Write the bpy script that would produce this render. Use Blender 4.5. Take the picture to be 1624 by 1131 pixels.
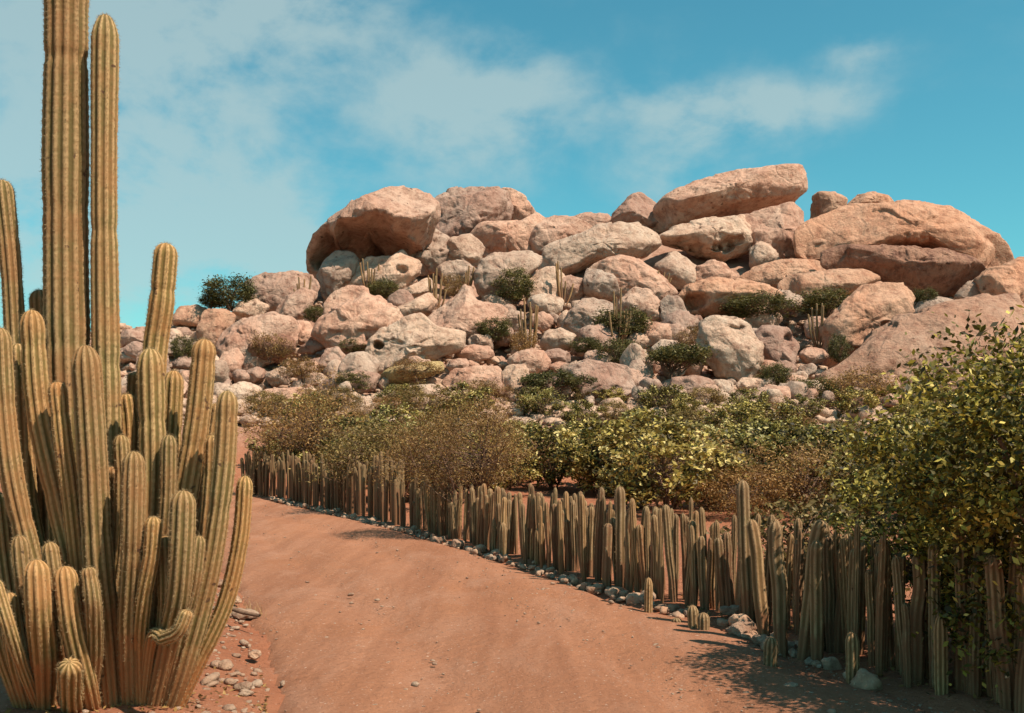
import bpy, math, random
import numpy as np
from mathutils import Vector, Matrix

# ------------------------------------------------------------------ camera, sky, sun, exposure
scene = bpy.context.scene
for o in list(bpy.data.objects):
    bpy.data.objects.remove(o)
EYE, FPX, CX, HZ = 2.0, 1600.0, 812.0, 690.0      # eye height, focal length and horizon in photo pixels
IW, IH = 1624.0, 1131.0
cam_d = bpy.data.cameras.new('camera')
cam = bpy.data.objects.new('camera', cam_d)
scene.collection.objects.link(cam)
cam.location = (0, 0, EYE)
cam.rotation_euler = (math.radians(90), 0, 0)
cam_d.sensor_fit = 'HORIZONTAL'
cam_d.sensor_width = 36.0
cam_d.lens = 36.0 * FPX / IW
cam_d.shift_y = (HZ - IH / 2) / IW
cam_d.clip_end = 6000
scene.camera = cam

SUN_EL, SUN_AZ = 55.0, 124.0                        # azimuth clockwise from +Y (view direction)
world = bpy.data.worlds.new('World')
scene.world = world
world.use_nodes = True
wn, wl = world.node_tree.nodes, world.node_tree.links
wn.clear()
w_out = wn.new('ShaderNodeOutputWorld')
w_bg = wn.new('ShaderNodeBackground')
w_bg.inputs['Strength'].default_value = 0.074
sky = wn.new('ShaderNodeTexSky')
sky.sky_type = 'NISHITA'
sky.sun_disc = False
sky.sun_elevation = math.radians(SUN_EL)
sky.sun_rotation = math.radians(SUN_AZ)
sky.air_density = 1.0
sky.dust_density = 0.6
sky.ozone_density = 1.0
tint = wn.new('ShaderNodeMixRGB'); tint.blend_type = 'MULTIPLY'; tint.inputs[0].default_value = 1.0
tint.inputs[2].default_value = (0.54, 1.38, 1.20, 1)
wl.new(sky.outputs[0], tint.inputs[1])
geo = wn.new('ShaderNodeTexCoord')
sep = wn.new('ShaderNodeSeparateXYZ')
wl.new(geo.outputs['Generated'], sep.inputs[0])

def wmath(op, a, b=None, c=None):
    n = wn.new('ShaderNodeMath'); n.operation = op
    for i, v in enumerate((a, b, c)):
        if v is None: continue
        if isinstance(v, (int, float)): n.inputs[i].default_value = v
        else: wl.new(v, n.inputs[i])
    return n.outputs[0]

az = wmath('ARCTAN2', sep.outputs[0], sep.outputs[1])
el = wmath('ARCSINE', sep.outputs[2])
wv = wn.new('ShaderNodeCombineXYZ')
wl.new(az, wv.inputs[0]); wl.new(el, wv.inputs[1])
mp = wn.new('ShaderNodeMapping'); mp.inputs['Scale'].default_value = (1.0, 1.5, 1); mp.inputs['Rotation'].default_value = (0, 0, 0.25)
wl.new(wv.outputs[0], mp.inputs[0])
nz = wn.new('ShaderNodeTexNoise'); nz.inputs['Scale'].default_value = 8.0; nz.inputs['Detail'].default_value = 9
nz.inputs['Roughness'].default_value = 0.58; nz.inputs['Distortion'].default_value = 0.15
wl.new(mp.outputs[0], nz.inputs['Vector'])
# cumulus banks: azimuth, elevation, half widths, weight
banks = [(-0.36, 0.33, 0.20, 0.17, 0.46), (-0.44, 0.17, 0.2, 0.10, 0.30), (-0.24, 0.40, 0.12, 0.05, 0.30), (-0.24, 0.17, 0.10, 0.07, 0.26), (-0.03, 0.325, 0.105, 0.048, 0.50), (-0.02, 0.26, 0.08, 0.035, 0.18),
         (0.19, 0.300, 0.075, 0.036, 0.46), (0.28, 0.305, 0.075, 0.022, 0.42), (0.335, 0.345, 0.035, 0.016, 0.34), (0.145, 0.245, 0.05, 0.035, 0.26),
         (-1.2, 0.4, 0.4, 0.2, 0.4), (1.2, 0.35, 0.3, 0.12, 0.4), (0.75, 0.42, 0.15, 0.06, 0.4), (2.6, 0.5, 0.4, 0.2, 0.4), (-2.3, 0.4, 0.4, 0.2, 0.4), (0.1, 0.75, 0.3, 0.12, 0.4)]
acc = None
for (a0, e0, wa, we, wt) in banks:
    da = wmath('DIVIDE', wmath('SUBTRACT', az, a0), wa)
    de = wmath('DIVIDE', wmath('SUBTRACT', el, e0), we)
    r2 = wmath('ADD', wmath('MULTIPLY', da, da), wmath('MULTIPLY', de, de))
    g = wmath('MULTIPLY', wmath('POWER', 2.718, wmath('MULTIPLY', r2, -1.0)), wt)
    acc = g if acc is None else wmath('ADD', acc, g)
dens = wmath('ADD', wmath('MULTIPLY', acc, wmath('SUBTRACT', wmath('MULTIPLY', nz.outputs[0], 3.4), 0.75)), wmath('SUBTRACT', wmath('MULTIPLY', nz.outputs[0], 0.5), 0.27))
ramp = wn.new('ShaderNodeMapRange'); ramp.interpolation_type = 'SMOOTHSTEP'
ramp.inputs['From Min'].default_value = -0.02; ramp.inputs['From Max'].default_value = 0.50
ramp.inputs['To Max'].default_value = 0.64
wl.new(dens, ramp.inputs['Value'])
cmix = wn.new('ShaderNodeMixRGB')
wl.new(ramp.outputs[0], cmix.inputs[0]); wl.new(tint.outputs[0], cmix.inputs[1])
cmix.inputs[2].default_value = (4.9, 6.1, 6.0, 1)
wl.new(cmix.outputs[0], w_bg.inputs[0])
wl.new(w_bg.outputs[0], w_out.inputs[0])

sun_d = bpy.data.lights.new('sun', 'SUN')
sun_d.energy = 5.0
sun_d.angle = math.radians(0.53)
sun_d.color = (1.0, 0.885, 0.74)
sun = bpy.data.objects.new('sun', sun_d)
scene.collection.objects.link(sun)
ce = math.cos(math.radians(SUN_EL))
SUNV = Vector((math.sin(math.radians(SUN_AZ)) * ce, math.cos(math.radians(SUN_AZ)) * ce, math.sin(math.radians(SUN_EL))))
sun.rotation_euler = SUNV.to_track_quat('Z', 'Y').to_euler()
sun.location = SUNV * 50

scene.view_settings.view_transform = 'Standard'
scene.view_settings.look = 'None'
scene.view_settings.exposure = 0.5
scene.view_settings.gamma = 1.0
scene.cycles.max_bounces = 6
scene.cycles.diffuse_bounces = 3
scene.cycles.glossy_bounces = 1

# ------------------------------------------------------------------ helpers
RNG = np.random.default_rng(7)
random.seed(7)
C = scene.collection
TAB = np.random.default_rng(3).random((32, 32, 32))

def vnoise(p):
    i = np.floor(p).astype(int); f = p - i
    f = f * f * (3 - 2 * f)
    i &= 31; j = (i + 1) & 31
    def t(a, b, c): return TAB[a, b, c]
    x0, y0, z0 = i.T; x1, y1, z1 = j.T
    fx, fy, fz = f.T
    a = t(x0, y0, z0) * (1 - fx) + t(x1, y0, z0) * fx
    b = t(x0, y1, z0) * (1 - fx) + t(x1, y1, z0) * fx
    c = t(x0, y0, z1) * (1 - fx) + t(x1, y0, z1) * fx
    d = t(x0, y1, z1) * (1 - fx) + t(x1, y1, z1) * fx
    return (a * (1 - fy) + b * fy) * (1 - fz) + (c * (1 - fy) + d * fy) * fz

def fbm(p, octs=4, gain=0.5):
    s = 0; a = 1; n = 0
    for k in range(octs):
        s = s + a * (vnoise(p * (2.03 ** k) + 7.3 * k) - 0.5); n += a; a *= gain
    return s / n * 2

def mk_mesh(name, verts, faces, attrs=None, smooth=True):
    """faces: list of int arrays (m,k)"""
    me = bpy.data.meshes.new(name)
    verts = np.asarray(verts, dtype=np.float32)
    faces = [np.asarray(f, dtype=np.int32) for f in faces if len(f)]
    me.vertices.add(len(verts)); me.vertices.foreach_set('co', verts.ravel())
    loops = np.concatenate([f.ravel() for f in faces])
    tot = np.concatenate([np.full(len(f), f.shape[1], dtype=np.int32) for f in faces])
    start = np.concatenate([[0], np.cumsum(tot)[:-1]]).astype(np.int32)
    me.loops.add(len(loops)); me.loops.foreach_set('vertex_index', loops)
    me.polygons.add(len(tot)); me.polygons.foreach_set('loop_start', start); me.polygons.foreach_set('loop_total', tot)
    me.polygons.foreach_set('use_smooth', np.full(len(tot), smooth, dtype=bool))
    for k, v in (attrs or {}).items():
        a = me.attributes.new(k, 'FLOAT', 'POINT'); a.data.foreach_set('value', np.asarray(v, dtype=np.float32))
    me.update(calc_edges=True); me.validate()
    return me

def obj(name, me, mat=None, parent=None, loc=(0, 0, 0), rotz=0, scale=(1, 1, 1)):
    o = bpy.data.objects.new(name, me)
    C.objects.link(o)
    o.location = loc; o.rotation_euler = (0, 0, rotz); o.scale = scale
    if parent is not None: o.parent = parent
    if mat is not None and me is not None and not me.materials: me.materials.append(mat)
    return o

def tag(o, label=None, cat=None, group=None, kind=None):
    if label: o['label'] = label
    if cat: o['category'] = cat
    if group: o['group'] = group
    if kind: o['kind'] = kind
    return o

def empty(name, loc, rotz=0, scale=(1, 1, 1)):
    o = obj(name, None, loc=loc, rotz=rotz, scale=scale); o.empty_display_size = 0.2
    return o

def at(px, py, Y):
    return ((px - CX) / FPX * Y, Y, EYE + (HZ - py) / FPX * Y)

def merge(parts):
    """parts: list of (verts, [faces...]) -> one"""
    V = []; F3 = []; F4 = []; n = 0
    for v, fs in parts:
        V.append(v)
        for f in fs:
            f = np.asarray(f)
            if len(f): (F3 if f.shape[1] == 3 else F4).append(f + n)
        n += len(v)
    return np.concatenate(V), ([np.concatenate(F3)] if F3 else []) + ([np.concatenate(F4)] if F4 else [])

def tube(pts, rads, seg=5):
    """simple tapered tube through points"""
    pts = np.asarray(pts, float); n = len(pts)
    tan = np.gradient(pts, axis=0); tan /= np.linalg.norm(tan, axis=1)[:, None] + 1e-9
    ref = np.array([0.31, 0.94, 0.13]) if abs(tan[0][2]) > 0.5 else np.array([0.1, 0.2, 0.97])
    u = np.cross(tan, ref); u /= np.linalg.norm(u, axis=1)[:, None] + 1e-9
    v = np.cross(tan, u)
    th = np.arange(seg) / seg * 2 * np.pi
    ring = u[:, None, :] * np.cos(th)[None, :, None] + v[:, None, :] * np.sin(th)[None, :, None]
    V = pts[:, None, :] + ring * np.asarray(rads)[:, None, None]
    V = V.reshape(-1, 3)
    i = np.arange(n - 1)[:, None] * seg; j = np.arange(seg)[None, :]; j2 = (j + 1) % seg
    F = np.stack([i + j, i + j2, i + seg + j2, i + seg + j], -1).reshape(-1, 4)
    return V, [F]

def catmull(P, n):
    P = np.asarray(P, float)
    Q = np.vstack([2 * P[0] - P[1], P, 2 * P[-1] - P[-2]])
    m = len(P) - 1
    out = []
    for t in np.linspace(0, m - 1e-6, n):
        k = int(t); f = t - k
        a, b, c, d = Q[k:k + 4]
        out.append(0.5 * (2 * b + (c - a) * f + (2 * a - 5 * b + 4 * c - d) * f * f + (3 * b - a - 3 * c + d) * f ** 3))
    return np.array(out)

# ------------------------------------------------------------------ materials
def new_mat(name):
    m = bpy.data.materials.new(name); m.use_nodes = True
    nt = m.node_tree; nt.nodes.clear()
    out = nt.nodes.new('ShaderNodeOutputMaterial')
    b = nt.nodes.new('ShaderNodeBsdfPrincipled')
    nt.links.new(b.outputs[0], out.inputs[0])
    b.inputs['Roughness'].default_value = 0.9
    b.inputs['Specular IOR Level'].default_value = 0.15
    return m, nt, b, out

def node(nt, t, **kw):
    n = nt.nodes.new(t)
    for k, v in kw.items(): setattr(n, k, v)
    return n

def noise(nt, vec, scale, detail=6, rough=0.6, dist=0.0):
    n = node(nt, 'ShaderNodeTexNoise')
    n.inputs['Scale'].default_value = scale; n.inputs['Detail'].default_value = detail
    n.inputs['Roughness'].default_value = rough; n.inputs['Distortion'].default_value = dist
    if vec is not None: nt.links.new(vec, n.inputs['Vector'])
    return n.outputs[0]

def ramp(nt, fac, stops):
    r = node(nt, 'ShaderNodeValToRGB')
    el = r.color_ramp.elements
    while len(el) < len(stops): el.new(0.5)
    for e, (p, c) in zip(el, stops):
        e.position = p; e.color = (c + (1,)) if len(c) == 3 else c
    nt.links.new(fac, r.inputs[0])
    return r.outputs[0]

def mix(nt, fac, a, b, mode='MIX'):
    n = node(nt, 'ShaderNodeMixRGB', blend_type=mode)
    for i, v in enumerate((fac, a, b)):
        if isinstance(v, (int, float)): n.inputs[i].default_value = v
        elif isinstance(v, tuple): n.inputs[i].default_value = v + (1,) if len(v) == 3 else v
        else: nt.links.new(v, n.inputs[i])
    return n.outputs[0]

def scaled(nt, vec, s):
    m = node(nt, 'ShaderNodeMapping'); m.inputs['Scale'].default_value = s
    nt.links.new(vec, m.inputs[0]); return m.outputs[0]

def bump(nt, bsdf, h, strength, dist):
    b = node(nt, 'ShaderNodeBump'); b.inputs['Strength'].default_value = strength; b.inputs['Distance'].default_value = dist
    nt.links.new(h, b.inputs['Height']); nt.links.new(b.outputs[0], bsdf.inputs['Normal'])

def rock_mat(name, base, pale, dark, k=1.0):
    m, nt, b, out = new_mat(name)
    pos = node(nt, 'ShaderNodeNewGeometry').outputs['Position']
    n1 = noise(nt, pos, 0.35 * k, 5, 0.6, 0.6)
    n2 = noise(nt, pos, 1.6 * k, 8, 0.68)
    n3 = noise(nt, pos, 9.0 * k, 6, 0.7)
    col = ramp(nt, n1, [(0.34, base), (0.66, pale)])
    # desert varnish: dark blotches, vertical water streaks, small pocks
    st = noise(nt, scaled(nt, pos, (1.3 * k, 1.3 * k, 0.22 * k)), 1.5, 7, 0.65)
    stf = ramp(nt, st, [(0.50, (0, 0, 0)), (0.68, (1, 1, 1))])
    col = mix(nt, mix(nt, 1.0, stf, (0.5, 0.5, 0.5), 'MULTIPLY'), col, dark)
    bl = ramp(nt, n2, [(0.49, (0, 0, 0)), (0.66, (0.85, 0.85, 0.85))])
    col = mix(nt, bl, col, dark)
    sp = ramp(nt, n3, [(0.60, (0, 0, 0)), (0.72, (0.7, 0.7, 0.7))])
    col = mix(nt, sp, col, tuple(c * 0.45 for c in dark))
    vp = node(nt, 'ShaderNodeTexVoronoi'); vp.inputs['Scale'].default_value = 1.5 * k
    wob = node(nt, 'ShaderNodeTexNoise'); wob.inputs['Scale'].default_value = 3.0 * k; nt.links.new(pos, wob.inputs['Vector'])
    wad = node(nt, 'ShaderNodeVectorMath', operation='MULTIPLY_ADD'); nt.links.new(wob.outputs[1], wad.inputs[0]); wad.inputs[1].default_value = (0.5 / k,) * 3; nt.links.new(pos, wad.inputs[2])
    nt.links.new(wad.outputs[0], vp.inputs['Vector'])
    pk = mix(nt, 1.0, ramp(nt, vp.outputs['Distance'], [(0.10, (0.9, 0.9, 0.9)), (0.22, (0, 0, 0))]), ramp(nt, n1, [(0.46, (0, 0, 0)), (0.58, (1, 1, 1))]), 'MULTIPLY')
    col = mix(nt, pk, col, tuple(c * 0.35 for c in dark))
    lt = ramp(nt, noise(nt, pos, 5.1 * k, 5, 0.7), [(0.56, (0, 0, 0)), (0.74, (0.55, 0.55, 0.55))])
    col = mix(nt, lt, col, tuple(min(0.75, c * 1.35) for c in pale))
    rnd = node(nt, 'ShaderNodeObjectInfo').outputs['Random']
    col = mix(nt, 1.0, col, ramp(nt, rnd, [(0, (0.70, 0.72, 0.73)), (0.5, (0.91, 0.92, 0.89)), (1, (1.06, 1.02, 0.95))]), 'MULTIPLY')
    nt.links.new(col, b.inputs['Base Color'])
    hn = noise(nt, pos, 0.9 * k, 10, 0.68)
    vo = node(nt, 'ShaderNodeTexVoronoi', feature='DISTANCE_TO_EDGE'); vo.inputs['Scale'].default_value = 0.28 * k
    wv_ = node(nt, 'ShaderNodeVectorMath', operation='ADD'); nt.links.new(pos, wv_.inputs[0])
    nn = node(nt, 'ShaderNodeTexNoise'); nn.inputs['Scale'].default_value = 0.5 * k; nt.links.new(pos, nn.inputs['Vector'])
    nt.links.new(nn.outputs[1], wv_.inputs[1]); nt.links.new(wv_.outputs[0], vo.inputs['Vector'])
    crk = ramp(nt, vo.outputs['Distance'], [(0.0, (0, 0, 0)), (0.035, (1, 1, 1))])
    hh = mix(nt, 0.07, hn, crk)
    bump(nt, b, hh, 0.9, 0.55 / k)
    return m

M = {}
M['rock_pink'] = rock_mat('rock_pink', (0.50, 0.27, 0.195), (0.58, 0.375, 0.285), (0.30, 0.145, 0.10))
M['rock_orange'] = rock_mat('rock_orange', (0.50, 0.25, 0.16), (0.56, 0.335, 0.235), (0.31, 0.14, 0.09))
M['rock_pale'] = rock_mat('rock_pale', (0.54, 0.335, 0.245), (0.62, 0.44, 0.34), (0.31, 0.165, 0.115))
M['rock_shade'] = rock_mat('rock_shade', (0.30, 0.14, 0.095), (0.42, 0.23, 0.16), (0.14, 0.06, 0.045))  # rock in shade: the overhang's shadow is put into this darker colour
M['rock_lichen'] = rock_mat('rock_lichen', (0.52, 0.34, 0.20), (0.62, 0.42, 0.17), (0.30, 0.16, 0.09))
M['rock_scree'] = rock_mat('rock_scree', (0.47, 0.285, 0.205), (0.61, 0.43, 0.325), (0.25, 0.14, 0.10), 1.8)
M['stone'] = rock_mat('stone', (0.46, 0.265, 0.175), (0.56, 0.38, 0.27), (0.28, 0.14, 0.09), 5.0)

def soil_mat(name, a, bcol, d, road=False):
    m, nt, b, out = new_mat(name)
    pos = node(nt, 'ShaderNodeNewGeometry').outputs['Position']
    n1 = noise(nt, pos, 0.45, 5, 0.6, 0.4)
    col = ramp(nt, n1, [(0.32, a), (0.68, bcol)])
    if road:
        # worn wheel bands run along the road
        mpn = node(nt, 'ShaderNodeMapping'); mpn.inputs['Rotation'].default_value = (0, 0, math.radians(-22)); mpn.inputs['Scale'].default_value = (1.6, 0.12, 1)
        nt.links.new(pos, mpn.inputs[0])
        nb = noise(nt, mpn.outputs[0], 1.1, 6, 0.62)
        col = mix(nt, ramp(nt, nb, [(0.40, (0, 0, 0)), (0.62, (0.95, 0.95, 0.95))]), col, d)
        nb2 = noise(nt, scaled(nt, pos, (0.5, 0.22, 1)), 2.3, 7, 0.7, 0.8)
        col = mix(nt, ramp(nt, nb2, [(0.50, (0, 0, 0)), (0.66, (0.6, 0.6, 0.6))]), col, (0.40, 0.20, 0.125))
    if not road:
        sy = node(nt, 'ShaderNodeSeparateXYZ'); nt.links.new(pos, sy.inputs[0])
        up = node(nt, 'ShaderNodeMapRange'); up.inputs['From Min'].default_value = 1.0; up.inputs['From Max'].default_value = 3.0
        nt.links.new(sy.outputs[2], up.inputs['Value'])
        vg = node(nt, 'ShaderNodeTexVoronoi'); vg.inputs['Scale'].default_value = 2.2; nt.links.new(pos, vg.inputs['Vector'])
        rub = mix(nt, 0.55, ramp(nt, vg.outputs['Color'], [(0.2, (0.26, 0.14, 0.095)), (0.8, (0.50, 0.32, 0.235))]), (0.36, 0.20, 0.14))
        col = mix(nt, up.outputs[0], col, rub)
    n2 = noise(nt, pos, 6.0, 8, 0.75)
    col = mix(nt, ramp(nt, n2, [(0.52, (0, 0, 0)), (0.72, (0.6, 0.6, 0.6))]), col, d)
    n3 = noise(nt, pos, 42.0, 3, 0.7)
    col = mix(nt, ramp(nt, n3, [(0.58, (0, 0, 0)), (0.70, (0.75, 0.75, 0.75))]), col, tuple(c * 0.5 for c in d))
    n4 = noise(nt, pos, 31.0, 2, 0.6)
    col = mix(nt, ramp(nt, n4, [(0.66, (0, 0, 0)), (0.72, (0.6, 0.6, 0.6))]), col, (0.62, 0.46, 0.36))
    nt.links.new(col, b.inputs['Base Color'])
    hn = noise(nt, pos, 7.0, 12, 0.72)
    bump(nt, b, hn, 0.8, 0.08 if road else 0.12)
    b.inputs['Roughness'].default_value = 1.0
    return m
M['road'] = soil_mat('road', (0.365, 0.15, 0.075), (0.40, 0.182, 0.105), (0.28, 0.115, 0.061), True)
M['soil'] = soil_mat('soil', (0.34, 0.118, 0.058), (0.40, 0.165, 0.09), (0.20, 0.07, 0.036))

def cactus_mat(name, crest, flesh, wood):
    m, nt, b, out = new_mat(name)
    tc = node(nt, 'ShaderNodeTexCoord').outputs['Object']
    rib = node(nt, 'ShaderNodeAttribute', attribute_name='rib').outputs['Fac']
    age = node(nt, 'ShaderNodeAttribute', attribute_name='age').outputs['Fac']
    n1 = noise(nt, tc, 5.0, 6, 0.65)
    n2 = noise(nt, tc, 45.0, 3, 0.6)
    fl = mix(nt, ramp(nt, n1, [(0.35, (0, 0, 0)), (0.7, (1, 1, 1))]), flesh, tuple(c * 1.35 for c in flesh))
    col = mix(nt, ramp(nt, rib, [(0.45, (0, 0, 0)), (0.85, (1, 1, 1))]), fl, crest)
    col = mix(nt, ramp(nt, n2, [(0.55, (0, 0, 0)), (0.75, (0.5, 0.5, 0.5))]), col, tuple(c * 0.6 for c in wood))
    ad = node(nt, 'ShaderNodeMath', operation='ADD'); nt.links.new(age, ad.inputs[0]); nt.links.new(n1, ad.inputs[1])
    col = mix(nt, ramp(nt, ad.outputs[0], [(0.85, (0, 0, 0)), (1.25, (0.72, 0.72, 0.72))]), col, wood)
    br = noise(nt, tc, 2.2, 5, 0.7)
    col = mix(nt, ramp(nt, br, [(0.42, (0, 0, 0)), (0.62, (0.85, 0.85, 0.85))]), col, mix(nt, 0.6, col, wood))
    # corky scars
    n3 = noise(nt, tc, 9.0, 4, 0.6)
    col = mix(nt, ramp(nt, n3, [(0.665, (0, 0, 0)), (0.70, (0.9, 0.9, 0.9))]), col, (0.09, 0.045, 0.025))
    rnd = node(nt, 'ShaderNodeObjectInfo').outputs['Random']
    col = mix(nt, 1.0, col, ramp(nt, rnd, [(0, (0.78, 0.76, 0.78)), (0.5, (1, 1, 1)), (1, (1.2, 1.08, 0.98))]), 'MULTIPLY')
    nt.links.new(col, b.inputs['Base Color'])
    bump(nt, b, n2, 0.4, 0.01)
    b.inputs['Roughness'].default_value = 0.75
    return m
M['cactus'] = cactus_mat('cactus', (0.47, 0.30, 0.14), (0.135, 0.095, 0.032), (0.36, 0.15, 0.06))
M['fence_cactus'] = cactus_mat('fence_cactus', (0.41, 0.27, 0.145), (0.13, 0.083, 0.035), (0.20, 0.088, 0.045))

def plain_mat(name, a, bcol, scale, rough=0.9):
    m, nt, b, out = new_mat(name)
    tc = node(nt, 'ShaderNodeTexCoord').outputs['Object']
    n1 = noise(nt, tc, scale, 5, 0.65)
    nt.links.new(ramp(nt, n1, [(0.35, a), (0.68, bcol)]), b.inputs['Base Color'])
    bump(nt, b, n1, 0.5, 0.01); b.inputs['Roughness'].default_value = rough
    return m
M['bark'] = plain_mat('bark', (0.11, 0.06, 0.04), (0.24, 0.14, 0.09), 14)
M['spine'] = plain_mat('spine', (0.26, 0.17, 0.085), (0.42, 0.30, 0.16), 6)
M['dry_grass'] = plain_mat('dry_grass', (0.40, 0.25, 0.10), (0.52, 0.36, 0.17), 3)

def leaf_mat(name, stops, trans=0.3):
    m, nt, b, out = new_mat(name)
    t = node(nt, 'ShaderNodeAttribute', attribute_name='tint').outputs['Fac']
    col = ramp(nt, t, stops)
    rnd = node(nt, 'ShaderNodeObjectInfo').outputs['Random']
    col = mix(nt, 1.0, col, ramp(nt, rnd, [(0, (0.8, 0.82, 0.8)), (1, (1.15, 1.08, 1.0))]), 'MULTIPLY')
    nt.links.new(col, b.inputs['Base Color'])
    b.inputs['Roughness'].default_value = 0.55; b.inputs['Specular IOR Level'].default_value = 0.3
    tr = node(nt, 'ShaderNodeBsdfTranslucent'); nt.links.new(col, tr.inputs[0])
    ms = node(nt, 'ShaderNodeMixShader'); ms.inputs[0].default_value = trans
    nt.links.new(b.outputs[0], ms.inputs[1]); nt.links.new(tr.outputs[0], ms.inputs[2]); nt.links.new(ms.outputs[0], out.inputs[0])
    return m
M['leaf_yellow'] = leaf_mat('leaf_yellow', [(0, (0.035, 0.026, 0.008)), (0.4, (0.16, 0.115, 0.03)), (0.75, (0.50, 0.40, 0.10)), (1, (0.76, 0.62, 0.28))])
M['leaf_olive'] = leaf_mat('leaf_olive', [(0, (0.08, 0.05, 0.016)), (0.5, (0.22, 0.145, 0.045)), (1, (0.42, 0.29, 0.11))])
M['leaf_brown'] = leaf_mat('leaf_brown', [(0, (0.11, 0.05, 0.018)), (0.5, (0.29, 0.155, 0.05)), (1, (0.46, 0.28, 0.10))])
M['leaf_green'] = leaf_mat('leaf_green', [(0, (0.045, 0.04, 0.014)), (0.5, (0.12, 0.105, 0.03)), (1, (0.25, 0.205, 0.07))])
M['leaf_tree'] = leaf_mat('leaf_tree', [(0, (0.045, 0.035, 0.009)), (0.5, (0.165, 0.135, 0.024)), (0.82, (0.44, 0.36, 0.06)), (1, (0.72, 0.58, 0.16))])

# ------------------------------------------------------------------ terrain
# road edges (x at distance y), both running away to the left
ROAD_R = np.array([(3.6, 5.0), (3.15, 7.0), (2.62, 8.65), (2.3, 10.0), (1.12, 12.5), (-0.40, 16.4), (-2.2, 20.6), (-4.9, 26.0), (-7.2, 30.5), (-10.6, 36.0), (-16, 42), (-30, 52)])
ROAD_L = np.array([(-1.05, 3.0), (-1.45, 6.0), (-1.80, 7.6), (-2.65, 10.3), (-4.2, 14.5), (-6.4, 20.0), (-9.0, 25.5), (-12.2, 30.5), (-17, 36.0), (-24, 42), (-40, 52)])

def road_r(y): return np.interp(y, ROAD_R[:, 1], ROAD_R[:, 0])
def road_l(y): return np.interp(y, ROAD_L[:, 1], ROAD_L[:, 0])
CREST = np.array([(-1400, 640), (-700, 600), (-200, 545), (0, 520), (190, 506), (300, 503), (380, 490), (480, 455), (560, 410), (640, 378), (900, 368), (1300, 375), (1600, 430), (1750, 450), (2100, 520), (2700, 600), (3400, 640)], float)

def hill_y(py): return 50 + (650 - py) * 0.1

def ground_z(x, y):
    x = np.asarray(x, float); y = np.asarray(y, float)
    ys = np.maximum(y, 5)
    px = CX + FPX * x / ys
    pc = np.interp(px, CREST[:, 0], CREST[:, 1])
    yc = hill_y(pc)
    y = y - 1.2 * np.clip((y - 48) / 6, 0, 1)
    zf = lambda yy: 2.0 + (40 + (yy - 50) * 10) * yy / 1600.0
    yy = np.minimum(y, yc)
    hz_ = np.where(yy > 52, zf(yy), 0)
    t = np.clip((yy - 33) / 19.0, 0, 1)
    low = 3.95 * t * t * (2 - t) * 1.0
    h = np.where(yy > 52, hz_, np.minimum(low, 3.95))
    over = np.maximum(y - yc, 0)
    h = h - 0.35 * over
    h = np.maximum(h, 0)
    p = np.stack([x * 0.25, y * 0.25, np.zeros_like(x)], -1).reshape(-1, 3)
    n = fbm(p, 4).reshape(x.shape)
    amp = 0.05 + 0.5 * np.clip((y - 45) / 15, 0, 1)
    h = h + n * amp - 0.4 * np.clip((y - 50) / 6, 0, 1)
    # raised bank left of the road, low shoulder on the right
    dl = road_l(y) - x; dr = x - road_r(y)
    near = np.clip((45 - y) / 10, 0, 1)
    h = h + near * 0.16 * np.clip(dl / 0.7, 0, 1) + near * 0.07 * np.clip(dr / 0.35, 0, 1)
    inside = (dl < -0.12) & (dr < -0.12) & (y > 2) & (y < 52)
    h = np.where(inside, np.minimum(h, -0.03) - 0.03, h)
    return h

def gz(x, y): return float(ground_z(np.array([x]), np.array([y]))[0])

def spaced(a): return np.unique(np.round(np.concatenate(a), 4))
xs = spaced([np.geomspace(60, 3000, 22) * -1, np.arange(-60, -14, 1.0), np.arange(-14, -5, 0.3), np.arange(-5, 6, 0.11), np.arange(6, 14, 0.3), np.arange(14, 75, 1.0), np.geomspace(75, 3000, 22)])
ys = spaced([-np.geomspace(3, 400, 8)[::-1], np.arange(-2, 6, 1.0), np.arange(6, 15, 0.11), np.arange(15, 34, 0.3), np.arange(34, 120, 0.8), np.geomspace(120, 4000, 25)])
gx, gy = np.meshgrid(xs, ys)
gzv = ground_z(gx, gy)
fine = (gx > -6) & (gx < 7) & (gy < 20)
gzv = gzv + np.where(fine, fbm(np.stack([gx * 3.1, gy * 3.1, gx * 0], -1).reshape(-1, 3), 3).reshape(gx.shape) * 0.045, 0)
nx, ny = len(xs), len(ys)
i = (np.arange(ny - 1)[:, None] * nx + np.arange(nx - 1)[None, :])
GF = np.stack([i, i + 1, i + nx + 1, i + nx], -1).reshape(-1, 4)
tag(obj('ground', mk_mesh('ground', np.stack([gx, gy, gzv], -1).reshape(-1, 3), [GF]), M['soil']), kind='structure')

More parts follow.
